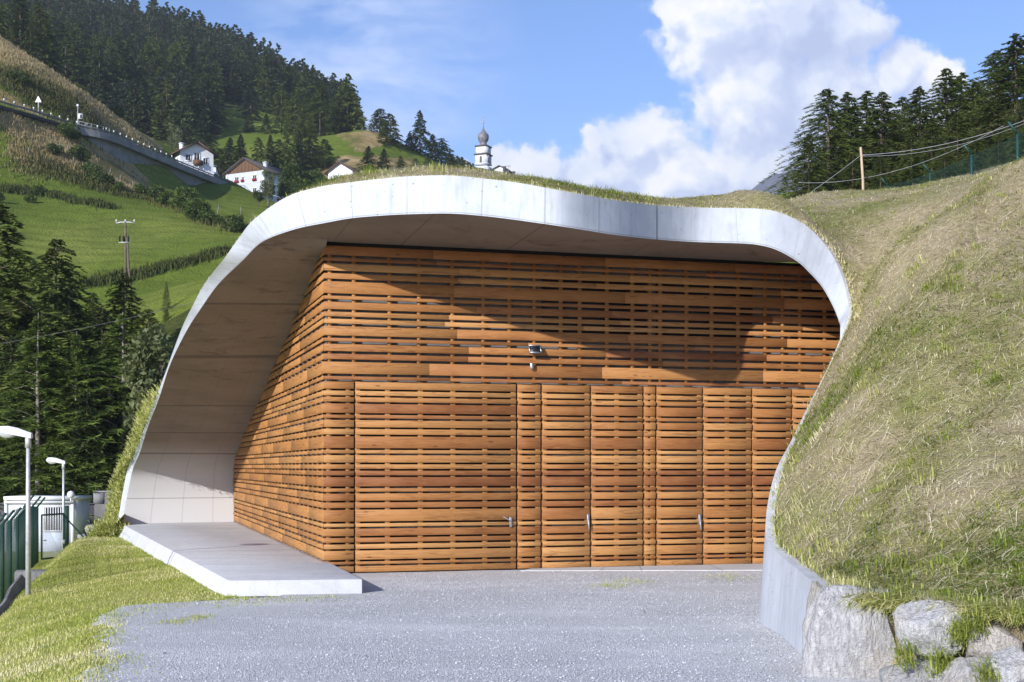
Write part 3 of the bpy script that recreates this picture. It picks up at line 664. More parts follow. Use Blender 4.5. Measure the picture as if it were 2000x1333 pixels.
# extend the row set towards the viewer past the wall end, along the top of the boulders
ext = []
for t_ in np.linspace(0, 1, 16)[1:]: ext.append((3.72+t_*2.0, 15.2-t_*2.6, .86+.0*t_))
capA = np.vstack([capA, np.array(ext)]); dA = np.vstack([dA, np.tile([1,0,0], (len(ext),1))]); NM = len(capA)
rmax = np.interp(np.arange(NM), [0, 6*NS, 9*NS, 16*NS, 28*NS, 33*NS, 36*NS, NM], [5, 9, 12, 14, 16, 20, 16, 15])
Rr = RS[None,:]*(rmax/RS[-1])[:,None]
XX = capA[:,0:1]+dA[:,0:1]*Rr; YY = capA[:,1:2]+dA[:,1:2]*Rr
Hh = HMn(XX, YY); H0 = Hh[:, :1]; dev = capA[:,2:3]-H0
left = (np.arange(NM) < 8*NS)[:,None]
ZZ = Hh+dev*np.exp(-Rr/np.where(left, .9, .7))
amp = np.clip(Rr/1.2, 0, 1)
amp = amp*np.where(left, .4, 1.)*np.where(YY > 29, .6, 1.)
ZZ += amp*(fbm(XX, YY, 21, 4, .55)*.14+fbm(XX, YY, 23, 3, 2.6)*.09+fbm((XX-YY*.75)*2., (XX*.75+YY)*.4, 31, 3, .9)*.09+fbm(XX, YY, 33, 2, 6.)*.03)
ZZ -= .03*np.clip(1-Rr/.1, 0, 1)
idx = np.arange(XX.size).reshape(XX.shape); q = np.stack([idx[:-1,:-1], idx[:-1,1:], idx[1:,1:], idx[1:,:-1]], -1).reshape(-1, 4)[:, ::-1]
over = np.exp(-((np.arange(NM)-39*NS)/(2.2*NS))**2)[:,None]; ZZ += over*.10*np.clip(1-Rr/.8, 0, 1)
SKY = [(500,400),(575,379),(650,359),(712,341),(800,331),(860,328),(920,331),(960,338),(1000,342),(1040,348),(1080,356),(1120,362),(1160,370),(1200,375),(1282,385),(1325,384),(1450,381),(1500,380),(1600,378)]
RSK = 2.6; ys_ = capA[:,1]+dA[:,1]*RSK; xs_ = capA[:,0]+dA[:,0]*RSK; pxs = CX+F*xs_/ys_
zs_ = ZC+(HY-np.interp(pxs, [k[0] for k in SKY], [k[1] for k in SKY])-9)/F*ys_; wr = np.interp(np.arange(NM), [14*NS,16*NS,25*NS,28*NS], [0,1,1,0])[:,None]
Zp = capA[:,2:3]+(zs_[:,None]-capA[:,2:3])*np.sin(np.pi/2*np.clip(Rr/RSK,0,1))-.05*np.clip(Rr-RSK,0,99)**1.25+fbm(XX, YY, 37, 4, 1.3)*.05*np.clip(Rr,0,1)
ZZ = ZZ*(1-wr)+Zp*wr
MVV = np.stack([XX,YY,ZZ],-1).reshape(-1,3)
mound = nobj('grass_mound', npmesh('grass_mound', MVV, q, np.full(len(q),4), [M['mound']], smooth=True)); tag(mound, kind='structure')
MQ = q

# ---- grass blades
def sample_quads(V_, Q, n, wfun):
    a = V_[Q]; c = a.mean(1); ar = np.linalg.norm(np.cross(a[:,2]-a[:,0], a[:,3]-a[:,1]), axis=1)/2
    w_ = ar*wfun(c); w_ = w_/w_.sum(); k = RNG.choice(len(Q), n, p=w_); s, t_ = RNG.random(n)[:,None], RNG.random(n)[:,None]; a = a[k]
    P_ = (a[:,0]*(1-s)+a[:,1]*s)*(1-t_)+(a[:,3]*(1-s)+a[:,2]*s)*t_
    nr = np.cross(a[:,1]-a[:,0], a[:,3]-a[:,0]); nr /= np.linalg.norm(nr, axis=1)[:,None]+1e-9; nr *= np.sign(nr[:,2:3])
    return P_, nr
def blades(name, P_, nr, L, wd, lean, tone, bri, seg=2, flat=None, m='blade'):
    n = len(P_); az = RNG.random(n)*2*np.pi; d = np.stack([np.cos(az), np.sin(az), np.zeros(n)], 1); d = d+lean; d -= nr*(d*nr).sum(1)[:,None]
    up = nr*.55+np.array([0,0,.6]); up /= np.linalg.norm(up, axis=1)[:,None]
    b = np.zeros(n)+.5 if flat is None else flat; b = b[:,None]; L = L[:,None]
    side = np.cross(d, up); side /= np.linalg.norm(side, axis=1)[:,None]+1e-9; side *= wd[:,None]
    p0 = P_-nr*.01; mid = p0+(up*(1-b)*.62+d*b*.35)*L; tip = p0+(up*(1-b)*.9+d*b*1.0)*L+nr*(.02*b)
    v = np.stack([p0-side, p0+side, mid+side*.8, mid-side*.8, tip], 1).reshape(-1,3); base = np.arange(n)*5
    f = np.empty((n,7), np.int64); f[:,0:4] = base[:,None]+np.array([0,1,2,3]); f[:,4:7] = base[:,None]+np.array([3,2,4])
    cnt = np.tile([4,3], n); r = np.repeat(np.stack([np.clip(tone,0,1), np.clip(bri,0,1)],1), 2, 0)
    o = nobj(name, npmesh(name, v, f.ravel(), cnt, [M[m]], rnd=r)); return o
wf = lambda c: np.where((c[:,1] > 44) & (c[:,0] > -10), 0., 1./(c[:,1]**1.6))*np.where(c[:,0] > 14, .05, 1.)
P_, nr = sample_quads(MVV, MQ, 400000, wf)
g1 = .62*fbm((P_[:,0]-P_[:,1]*.75)*1.5, (P_[:,0]*.75+P_[:,1])*.32, 41, 4, .8)+.62*fbm(P_[:,0], P_[:,1], 42, 4, .5); g2 = fbm(P_[:,0], P_[:,1], 43, 3, 3.)
topg = np.clip((P_[:,1]-29.5)/1.5, 0, 1)*np.clip((P_[:,0]-3)/3, 0, 1)
tone = .45-g1*1.05-g2*.3+RNG.normal(0, .15, len(P_))+topg*.15
green_foot = np.exp(-((P_[:,2]-1.15)/.5)**2)*np.clip((20-P_[:,1])/3, 0, 1); tone -= .15*green_foot
bald = (g1 < -.15) & (RNG.random(len(P_)) < .5)
keep = ~bald; P_, nr, tone = P_[keep], nr[keep], tone[keep]; n = len(P_)
L = (.05+.12*RNG.random(n)**1.3)*np.where(tone < .35, 1.4, 1.)*np.where(P_[:,1] > 29.5, .6, 1.); L *= np.where(P_[:,1] > 40, 1.6, 1.)
dn = nr.copy(); dn[:,2] = 0
tag(blades('mown_grass', P_, nr, L, .003+.007*RNG.random(n)**2, np.array([-.9,-.7,0.]), tone+fbm(P_[:,0], P_[:,1], 48, 2, 7.)*.3, .5+fbm(P_[:,0], P_[:,1], 47, 3, 5.)*1.9+RNG.normal(0,.25,n), flat=np.clip(RNG.beta(3.2,1.5,n),.15,.97)), kind='stuff')
P_, nr = sample_quads(MVV, MQ, 30000, wf); n = len(P_)       # long cut stalks lying on the slope
P_ = P_+nr*.03
tag(blades('hay_stalks', P_, nr, .12+.45*RNG.random(n)**3, .0022+.0028*RNG.random(n), np.array([-.5,-.5,0.]), .82+.2*RNG.random(n), .6+.4*RNG.random(n), flat=.88+.12*RNG.random(n)), kind='stuff')
C_, nC = sample_quads(MVV, MQ, 520, wf); k = RNG.integers(0, 520, 34000); gC = fbm(C_[:,0], C_[:,1], 42, 4, .5); wC = .05+.10*RNG.random(520); hC = .10+.16*RNG.random(520); tC = .30-gC*.6+RNG.normal(0,.16,520)
P_ = C_[k]+RNG.normal(0,1,(34000,3))*wC[k][:,None]; P_ -= nC[k]*((P_-C_[k])*nC[k]).sum(1)[:,None]; n = 34000
tag(blades('grass_clumps', P_, nC[k], hC[k]*(.5+.7*RNG.random(n))*np.where(P_[:,1] > 29, .5, 1.), .003+.004*RNG.random(n), np.array([-.5,-.5,0.]), tC[k]+RNG.normal(0,.12,n), .35+.65*RNG.random(n), flat=.1+.6*RNG.random(n)), kind='stuff')
# tufts along the skyline and the rim edge
sel = RNG.integers(9*NS, NM, 14000); rr_ = RNG.random(14000)*.22; fs_ = RNG.random((14000,1)); s2_ = np.minimum(sel+1, NM-1); P_ = capA[sel]*(1-fs_)+capA[s2_]*fs_+dA[sel]*rr_[:,None]; jit = RNG.normal(0,.05,(14000,3)); jit[:,2] = 0; P_ = P_+jit
nr = np.tile([0,0,1.], (14000,1)); tn = .62+fbm(sel*.15, sel*0, 51, 3)*.35+RNG.normal(0,.14,14000)
hang = (sel > 37.5*NS)
tag(blades('edge_grass', P_, nr, np.where(hang, .08+.2*RNG.random(14000)**1.5, .04+.08*RNG.random(14000)), .004+.004*RNG.random(14000), np.array([-.5,-.2,0.]), tn+.12-.2*hang, .3+.7*RNG.random(14000), flat=np.where(hang, .2+.7*RNG.random(14000), .1+.5*RNG.random(14000))), kind='stuff')
# lawn blades
n = 90000; y = 13.5+RNG.random(n)**1.5*36; cx = np.interp(y, *CRX); bx = np.interp(y, [10,14.6,18.8,22.6,23.9,24.4,48,60], [-4.2,-4.5,-5.6,-6.5,-5.0,-4.7,-13.6,-14.5])
x = cx-1.4+RNG.random(n)*(bx-cx+1.7); z = Hl(x, y); P_ = np.stack([x,y,z],1)
g1 = fbm(x, y, 61, 4, .7); tone = .42+g1*.4+RNG.normal(0,.12,n)+np.clip((22-y)/30,0,.2)
tag(blades('lawn_grass', P_, np.tile([0,0,1.],(n,1)), .035+.05*RNG.random(n), .003+.003*RNG.random(n), np.array([0.,0.,0.]), tone, .4+.6*RNG.random(n), flat=RNG.random(n)*.8), kind='stuff')
# weeds creeping into the gravel
n = 3200; cs = [gz(x_, y_, 0) for x_, y_ in ((345,1216),(240,1200),(388,1208),(560,1172),(470,1168),(1235,1137),(1190,1146),(470,1180),(180,1260),(215,1290),(170,1315),(300,1190),(430,1176),(1420,1128),(190,1236),(640,1168))]
k = RNG.integers(0, len(cs), n); C_ = np.array([tuple(c) for c in cs])[k]; sp = np.array([.16,.30,.10,.3,.35,.25,.2,.3,.25,.2,.35,.35,.3,.3,.3,.3])[k][:,None]
P_ = C_+RNG.normal(0,1,(n,3))*np.array([1,1.6,0])*sp; P_[:,2] = .004; keep = ~((P_[:,0] > -5.1) & (P_[:,0] < -2.6) & (P_[:,1] > 24.3)); P_ = P_[keep]; n = len(P_)
tag(blades('weeds', P_, np.tile([0,0,1.],(n,1)), .04+.07*RNG.random(n), .004+.004*RNG.random(n), np.array([0.,0.,0.]), .25+.25*RNG.random(n), .3+.7*RNG.random(n), flat=.2+RNG.random(n)*.6), kind='stuff')
# ================================================================ BOULDERS at the foot of the mound
def m_stone(t):
    P_ = pos(t); n1 = t.noise(P_, 2.2, 6, .65); n2 = t.noise(t.scale(P_, (9., 9., 2.6)), 2.4, 7, .75, .4); n3 = t.noise(P_, 34., 4, .7)
    oi = t.new('ShaderNodeObjectInfo').outputs['Color']
    c = t.ramp(n2, [(.28, (.20,.205,.22)), (.45, (.38,.385,.40)), (.6, (.56,.565,.58)), (.78, (.80,.80,.80))])
    c = t.mix(t.mapr(n1, .52, .74, 0, .45), c, (.44,.37,.28)); c = t.mix(t.mapr(n3, .55, .8, 0, .4), c, (.75,.75,.75))
    c = t.mix(1., c, oi, 'MULTIPLY')
    return {'Base Color': c, 'Normal': t.bump(t.math('ADD', n2, n3), 1., .05)}
M['stone'] = mat('boulder_stone', m_stone, .9)
def boulder(px, py, Y, size, seed, label, tint=(1,1,1), tilt=0., group='boulders at the foot of the mound'):
    import bmesh
    bm = bmesh.new(); bmesh.ops.create_icosphere(bm, subdivisions=5, radius=1.); r = random.Random(seed); pl = []
    for _ in range(13):
        n_ = Vector((r.uniform(-1,1), r.uniform(-1,1), r.uniform(-1,1))).normalized(); pl.append((n_, r.uniform(.74,1.0)))
    for v_ in bm.verts:
        d_ = v_.co.normalized(); rad = min([1/(abs(d_.x)**4+abs(d_.y)**4+abs(d_.z)**4)**.25]+[h/max(.05, d_.dot(n_)) for n_, h in pl]); v_.co = d_*rad
    co = np.array([tuple(v_.co) for v_ in bm.verts]); nz = fbm(co[:,0]*2+co[:,2]+seed, co[:,1]*2-co[:,2]*.7, seed, 5, 1.2)*.11
    for v_, k in zip(bm.verts, nz): v_.co *= 1+k
    me = bpy.data.meshes.new('boulder'); bm.to_mesh(me); bm.free(); me.materials.append(M['stone'])
    me.polygons.foreach_set('use_smooth', [True]*len(me.polygons)); me.set_sharp_from_angle(angle=.42)
    o = nobj('boulder', me); o.location = W(px, py, Y); o.scale = [s/1.85 for s in size]; o.rotation_euler = (r.uniform(-.1,.1), tilt, r.uniform(-.2,.2)); o.color = (*tint, 1)
    tag(o, label, 'boulder', group); return o
boulder(1680, 1290, 15.15, (1.12,.6,1.50), 2, 'largest boulder, a grey upright slab against the end of the curved concrete wall', (1.08,1.07,1.08), .05)
boulder(1594, 1262, 15.5, (.22,.7,1.3), 5, 'thin upright stone wedged between the concrete wall end and the large grey slab', (1.,.95,.85), .06)
boulder(1822, 1224, 14.2, (.74,.6,.52), 8, 'white angular boulder under the grass edge, with a dark gap below it', (1.2,1.2,1.2), .15)
boulder(1938, 1256, 13.8, (.46,.5,.40), 11, 'small tan and white boulder right of the white angular one', (1.1,1.02,.95), -.1)
boulder(1982, 1318, 13.3, (.52,.5,.44), 14, 'white boulder in the bottom right corner, lowest on the right', (1.2,1.2,1.2), .5)
boulder(1890, 1330, 13.7, (.56,.5,.44), 17, 'grey boulder low between the white angular boulder and the corner one', (1.05,1.03,1.02), .1)
boulder(1790, 1325, 14.3, (.62,.6,.36), 20, 'low bluish grey boulder beside the foot of the large upright slab', (1.,1.,1.02), -.15)
# soil face the boulders are set in
sv = []; 
for i in range(len(ext)+1):
    x, y, z = ext[i-1] if i else (3.62, 15.3, .86)
    for j in range(9): sv.append((x+.12+ .06*math.sin(j*3+i*2), y+.18+.16*math.sin(i*1.7+j)-.25*(j/8)**1.5, (z+.02)*(1-j/8)-.05))
fq_ = [[i*9+j, i*9+j+1, (i+1)*9+j+1, (i+1)*9+j] for i in range(len(ext)) for j in range(8)]
tag(nobj('soil_bank', npmesh('soil_bank', sv, np.array(fq_).ravel(), [4]*len(fq_), [M['mound']], smooth=True)), kind='structure')
n = 5200; k = RNG.integers(0, len(ext), n); e_ = np.array(ext)[k]+np.array([[-.02,-.03,0]]); P_ = e_+RNG.normal(0,1,(n,3))*np.array([.07,.09,.04])
cl = fbm(P_[:,0]*2.3, P_[:,1], 71, 3)
tag(blades('bank_grass', P_, np.tile([-.3,-.5,.8],(n,1)), (.09+.16*RNG.random(n)), .004+.004*RNG.random(n), np.array([-.5,-.8,0.]), .5-cl*.5+RNG.normal(0,.12,n), .3+.7*RNG.random(n), flat=.3+.6*RNG.random(n)), kind='stuff')
for px, py, Y, m_ in ((1838,1300,13.75,420),(1745,1175,14.7,260),(1930,1320,13.2,260),(1880,1240,13.8,420),(1770,1285,14.,260),(1905,1225,13.6,260)):
    n = m_; P_ = np.array([W(px, py, Y)])+RNG.normal(0,1,(n,3))*np.array([.07,.03,.07])
    tag(blades('grass_tuft', P_, np.tile([-.3,-.6,.7],(n,1)), .10+.15*RNG.random(n), .004+.003*RNG.random(n), np.array([-.4,-.6,0.]), .12+.3*RNG.random(n), .5+.5*RNG.random(n), flat=.2+.5*RNG.random(n)), kind='stuff')

# ================================================================ VALLEY, HILLSIDES
TC = [(-16,57,-1.3),(-30,57,-1.4),(-50,60,-1.),(-26,72,-.8),(-60,80,2),(0,57,2),(22,57,9.),(45,60,12),(-14,75,1),(-90,60,4)]
TW = [(0,640,130),(200,635,138),(330,610,146),(440,580,150),(0,500,175),(200,485,185),(400,480,190),(480,455,205),(0,400,205),(200,400,215),(400,420,232),(0,300,225),(150,315,235),(300,385,245),(430,435,250),(500,415,275),(-200,400,190),(-200,620,120),(-200,250,215),
 (0,222,229),(180,280,248),(300,352,262),(240,320,256),(370,366,280),(430,372,288),(0,196,236),(180,240,256),(300,296,274),(430,345,300),(-300,200,225),(-300,60,260),
 (0,60,270),(65,112,276),(110,147,281),(150,172,284),(190,202,286),(237,234,290),(290,273,298),(0,110,330),(110,195,340),(200,246,345),(300,292,350),
 (0,120,420),(150,175,430),(250,232,420),(340,285,400),(430,330,345),(450,228,460),(540,238,450),(450,285,400),(560,292,390),(600,310,370),
 (640,352,347),(700,262,385),(745,262,390),(620,325,360),(700,322,355),(820,335,370),(780,295,385),(900,346,405),(520,385,345),(560,385,345),(470,400,310),(520,410,312),
 (720,300,470),(900,350,520),(1000,385,520),(0,40,760),(100,60,790),(200,100,780),(320,108,770),(400,118,750),(480,140,710),(550,168,660),(620,210,610),(670,240,570),
 (200,150,550),(350,170,560),(450,172,540),(560,232,500),(640,255,480),(200,110,950),(400,160,950),(600,280,800),(720,320,700),(-300,0,700),
 (940,350,470),(1000,356,480),(1200,405,300),(1200,430,600),(1500,410,300),(1500,420,600),(1560,392,110),(1700,386,115),(1850,362,115),(2000,338,115),(2200,300,110),(1900,390,75),(1700,425,60),
 (2000,260,200),(2300,160,250),(1700,372,200),(700,430,80),(700,430,150),(1000,430,100),(1000,430,200),(580,440,150),(1300,430,80),(1500,420,80),(1200,500,1200),(2500,300,900),(400,400,1300)]
TC += [W(*q) for q in TW]
HT0 = TPS(TC, 1e-4, 100.)
def HT(x, y):
    z_ = HT0(x, y); a = np.clip((np.asarray(y)-60)/150, 0, 1)
    return z_+a*(fbm(x, y, 81, 5, .03)*2.2+fbm(x, y, 83, 3, .25)*.35)
def hz(x, y): return float(HT(np.array([x]), np.array([y]))[0])
def inpoly(x, y, poly):
    r = np.zeros(np.shape(x), bool); n = len(poly)
    for i in range(n):
        x0, y0 = poly[i]; x1, y1 = poly[i-1]
        with np.errstate(divide='ignore', invalid='ignore'): r ^= ((y0 > y) != (y1 > y)) & (x < (x1-x0)*(y-y0)/((y1-y0) or 1e-9)+x0)
    return r
def proj(x, y, z): return CX+F*x/y, HY-F*(z-ZC)/y
DRY = [[(-400,0),(0,40),(110,140),(300,270),(320,300),(215,250),(150,225),(60,190),(0,160),(-400,60)],[(20,285),(130,270),(250,300),(320,390),(220,375),(120,335),(30,320)],[(0,225),(120,255),(160,285),(0,260)],
       [(600,340),(680,300),(800,310),(840,330),(640,352)],[(660,262),(760,250),(760,280),(700,300)],[(-60,168),(0,178),(130,240),(0,200)]]
def zone(X, Y, Z):
    px, py = proj(X, Y, Z); d = np.zeros(px.shape)
    for p_ in DRY: d = np.maximum(d, inpoly(px, py, p_)*1. if p_[0][0] != 0 else inpoly(px, py, p_)*.8)
    d = np.where((Y > 300) & (px < 600), 0, d)
    fo = (Y > 395) & ~((Y < 500) & (px > 425) & (px < 570) & (py > 215)); fo = np.where((Y < 430) & (px > 600), 0, fo*1.)
    fo = np.maximum(fo, ((Y < 92) & (X < 0))*.9)
    return np.stack([d, fo], -1)
ys = np.exp(np.linspace(math.log(56), math.log(1500), 330)); xs = np.sinh(np.linspace(-3.1, 3.1, 420))/math.sinh(3.1)*560
val = gridmesh('hillside', xs, ys, HT, M['meadow'], zone); tag(val, kind='structure')
# far rocky mountain
def mount(name, pts, Y, dep, m):
    xs_ = np.linspace(pts[0][0], pts[-1][0], 120); top = np.interp(xs_, [p[0] for p in pts], [p[1] for p in pts]); n = 26; v = []
    for j in range(n):
        s = j/(n-1); y = Y-dep*(1-s); zt = ZC+(HY-top)/F*Y
        z_ = zt*(.55+.45*s**.8)+fbm(xs_*.05, np.full(120, s*6), 91, 5, 1.)*30*(1-s)
        v.append(np.stack([(xs_-CX)/F*Y, np.full(120, y)+fbm(xs_*.04, np.full(120, s*3), 92, 4)*25, z_], 1))
    v = np.array(v); idx = np.arange(n*120).reshape(n, 120); q = np.stack([idx[:-1,:-1], idx[:-1,1:], idx[1:,1:], idx[1:,:-1]], -1).reshape(-1,4)
    return tag(nobj(name, npmesh(name, v.reshape(-1,3), q, np.full(len(q),4), [m], smooth=True)), kind='structure')
M['rock'] = m_noise('mountain_rock', (.11,.12,.16), (.17,.165,.18), .009, .95, .8, .05)
mount('mountain', [(1380,410),(1430,390),(1462,374),(1490,352),(1510,342),(1535,336),(1560,334),(1600,322),(1700,315),(1850,330),(2000,340)], 1850, 500, M['rock'])

# ================================================================ TREES
def conifer(H, R, nbr, tw, seed, tl, wd, droop=.25, h0=.08, ragged=.35, top=.9, matn='larch', skew=0.):
    r = np.random.default_rng(seed); q = (np.arange(nbr)+r.random(nbr))/nbr; hh = H*(h0+(1-h0)*q**.9*.985)
    rel = (hh/H-h0)/(1-h0); L = R*(1-rel)**top*(1-ragged+ragged*1.4*r.random(nbr))+.02*H*(1-rel)
    az = r.random(nbr)*2*np.pi; L *= 1+.22*np.cos(az*2+seed)+.15*np.cos(az*3+rel*9)
    s = np.sqrt(r.random((nbr, tw)))*.95+.05; s[:, 0] = 1.
    d = np.stack([np.cos(az), np.sin(az)], 1); up = .28+.5*rel; dr = droop*(1-rel*.8)*(.6+.8*r.random(nbr))
    base = np.zeros((nbr, tw, 3)); base[..., :2] = d[:,None,:]*(L[:,None]*s)[...,None]; base[..., 2] = hh[:,None]+L[:,None]*(up[:,None]*s-(up+dr)[:,None]*.9*s**2)
    ang = (r.random((nbr, tw))-.5)*2.6; ang[:,0] = 0; ca, sa = np.cos(ang), np.sin(ang)
    td = np.stack([d[:,None,0]*ca-d[:,None,1]*sa, d[:,None,0]*sa+d[:,None,1]*ca, (r.random((nbr,tw))-.55)*.9], -1)
    td /= np.linalg.norm(td, axis=-1)[...,None]; tlen = tl*(.5+.9*r.random((nbr,tw)))*(.22+.78*(1-rel)**.8)[:,None]
    sd = np.cross(td, r.normal(0,1,(nbr,tw,3))+np.array([0,0,1.2])); sd /= np.linalg.norm(sd, axis=-1)[...,None]+1e-9; w_ = wd*(.6+.7*r.random((nbr,tw)))[...,None]
    a = base-sd*w_; b = base+sd*w_; m1 = base+td*(tlen*.55)[...,None]+sd*w_*.9; m2 = base+td*(tlen*.55)[...,None]-sd*w_*.9; tip = base+td*tlen[...,None]
    v = np.stack([a, b, m1, m2, tip], 2).reshape(-1, 3); n = nbr*tw; bs = np.arange(n)*5
    f = np.empty((n, 7), np.int64); f[:, :4] = bs[:,None]+[0,1,2,3]; f[:, 4:] = bs[:,None]+[3,2,4]
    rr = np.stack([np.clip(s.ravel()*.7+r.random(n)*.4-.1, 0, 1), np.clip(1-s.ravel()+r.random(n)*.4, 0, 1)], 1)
    crown = (v, f.ravel(), np.tile([4,3], n), np.repeat(rr, 2, 0))
    tb = MB(); tb.tube([(0,0,-.6),(0,0,H*.3),(H*.004,0,H*.7),(0,0,H*1.0)], [H*.018,H*.013,H*.007,H*.0015], 7)
    for i in range(0, nbr, max(1, nbr//70)):
        e = Vector((d[i,0]*L[i], d[i,1]*L[i], hh[i]+L[i]*(up[i]-(up[i]+dr[i])*.9))); m_ = Vector((d[i,0]*L[i]*.5, d[i,1]*L[i]*.5, hh[i]+L[i]*(up[i]*.5-(up[i]+dr[i])*.9*.25)))
        tb.tube([(0,0,hh[i]), m_, e], [H*.003, H*.002, H*.001], 3, False)
    return crown, tb
def broad(H, R, n, seed, ls, lumps=26, h0=.25):
    r = np.random.default_rng(seed); c = r.normal(0,1,(lumps,3)); c /= np.linalg.norm(c,axis=1)[:,None]; c *= (.35+.65*r.random(lumps)[:,None]**.5)
    c = c*np.array([R*.75,R*.75,H*(1-h0)*.42])+np.array([0,0,H*(h0+(1-h0)*.52)]); k = r.integers(0,lumps,n); o_ = r.normal(0,1,(n,3)); o_ /= np.linalg.norm(o_,axis=1)[:,None]; o_ *= (.35+.65*r.random(n)**.4)[:,None]*R*.36
    p_ = c[k]+o_; a = r.normal(0,1,(n,3)); a /= np.linalg.norm(a,axis=1)[:,None]; b = np.cross(a, r.normal(0,1,(n,3))); b /= np.linalg.norm(b,axis=1)[:,None]+1e-9; s = (ls*(.6+.8*r.random(n)))[:,None]
    v = np.stack([p_-a*s, p_+b*s*.55, p_+a*s, p_-b*s*.55], 1).reshape(-1,3)
    tb = MB(); tb.tube([(0,0,-.5),(0,0,H*.35),(.02*H,0,H*.85)], [H*.022,H*.015,H*.004], 7)
    for i in range(0, lumps, 2): tb.tube([(0,0,H*(.2+.3*(i/lumps))), tuple(c[i]*.6+np.array([0,0,c[i][2]*.25])), tuple(c[i])], [H*.007,H*.005,H*.002], 4, False)
    return (v, np.arange(n*4), np.full(n,4), np.stack([r.random(n), r.random(n)],1)), tb
def tree_parts(spec, matn, barkn='bark', name='larch_tree'):
    (v, f, c, r_), tb = spec; root = empty(name); me = npmesh('crown', v, f, c, [M[matn]], rnd=r_); nobj('crown', me, root); tb.build('trunk', M[barkn], root, smooth=True); return root
def one_mesh(spec, matn, barkn='bark'):
    (v, f, c, r_), tb = spec; nv = len(v); V_ = np.vstack([v, np.array(tb.v)]); Fc = np.concatenate([f, np.array(tb.f)+nv]); C_ = np.concatenate([c, tb.c]); mi = np.concatenate([np.zeros(len(c)), np.ones(len(tb.c))])
    return npmesh('tree', V_, Fc, C_, [M[matn], M[barkn]], mi, rnd=np.vstack([r_, np.full((len(tb.c),2),.5)]))
class Kind:
    def __init__(s, proto, H): s.p = proto; s.H = H; s.used = False
    def put(s, loc, h, rz, label, cat='tree', group=None, wide=1.):
        o = s.p if not s.used else copy_tree(s.p); s.used = True; k = h/s.H
        o.location = loc; o.scale = (k*wide, k*wide, k); o.rotation_euler = (0,0,rz)
        o.pop('group', None) if not group else None
        return tag(o, label, cat, group)
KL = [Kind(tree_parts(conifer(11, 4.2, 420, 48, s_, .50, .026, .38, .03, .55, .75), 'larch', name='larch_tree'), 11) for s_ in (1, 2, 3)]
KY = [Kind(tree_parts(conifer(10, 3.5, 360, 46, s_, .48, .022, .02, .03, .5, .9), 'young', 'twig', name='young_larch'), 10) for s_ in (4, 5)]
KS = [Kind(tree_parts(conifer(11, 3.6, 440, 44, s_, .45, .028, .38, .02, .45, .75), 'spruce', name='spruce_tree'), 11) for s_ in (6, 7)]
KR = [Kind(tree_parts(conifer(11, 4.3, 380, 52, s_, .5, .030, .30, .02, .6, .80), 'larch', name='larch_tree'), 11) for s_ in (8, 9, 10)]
# near stand on the left, behind the cabin
NL_ = [('Y',75,612,905,60,'young larch with a pale leader in front of the dark stand',1.0),('Y',150,648,930,62,'slim young larch right of the pale leader larch, lower than it',.8),('Y',240,610,950,64,'broad young larch with bright spiky branches just left of the concrete rim',1.25),
 ('L',110,462,800,80,'tall dark drooping larch rising against the green meadow',1.),('L',-5,395,820,72,'big dark larch cut off by the left edge, long branch hanging into view',1.35),('L',243,530,830,82,'larch standing in front of the wooden power pole',1.),
 ('Y',325,548,760,95,'thin sparse larch with a bare pale stem beside the upper concrete rim',.6),('S',22,655,960,63,'young spruce at the left edge above the nearer street lamp',.85),('Y',190,668,900,66,'small larch between the two broad young larches',.8),
 ('S',135,560,880,76,None,1.),('S',60,600,900,70,None,1.1),('S',200,600,880,74,None,1.1),('S',300,640,860,84,None,1.1),('S',170,760,990,60.5,None,1.1),('S',215,740,985,63,None,1.),('S',20,770,990,62.5,None,1.1),('S',95,780,990,65,None,1.2),('L',290,600,850,76,None,.9),('S',265,720,960,66,None,.9),
 ('L',-40,560,900,66,None,1.1),('S',250,820,985,60,None,.8),('S',130,700,960,68,None,1.1),('L',30,540,860,78,None,.9),('S',-20,700,980,64,None,1.),('L',180,570,860,86,None,1.),('S',325,600,800,92,None,1.),('S',60,860,1000,64,None,1.2),('S',150,850,1000,65,None,1.2),('S',0,850,1000,65,None,1.2),('S',215,850,1000,66,None,1.2),('S',280,760,930,72,None,1.)]
rt = random.Random(11); cnt = {'Y':0,'L':0,'S':0,'R':0}
for kd_, px, ty, by, Y, lab, wd_ in NL_:
    K_ = {'Y':KY,'L':KL,'S':KS}[kd_]; K_ = K_[cnt[kd_] % len(K_)]; cnt[kd_] += 1
    Y = Y if Y > 75 else 69+(Y-60)*.5
    b = Vw(px, by, Y); b.z = hz(b.x, b.y)-.2; top = Vw(px, ty, Y).z
    K_.put(b, top-b.z, rt.random()*6.28, lab or 'dark conifer in the shaded stand behind the white cabin', 'tree', 'conifers in the dense stand on the left', wd_)
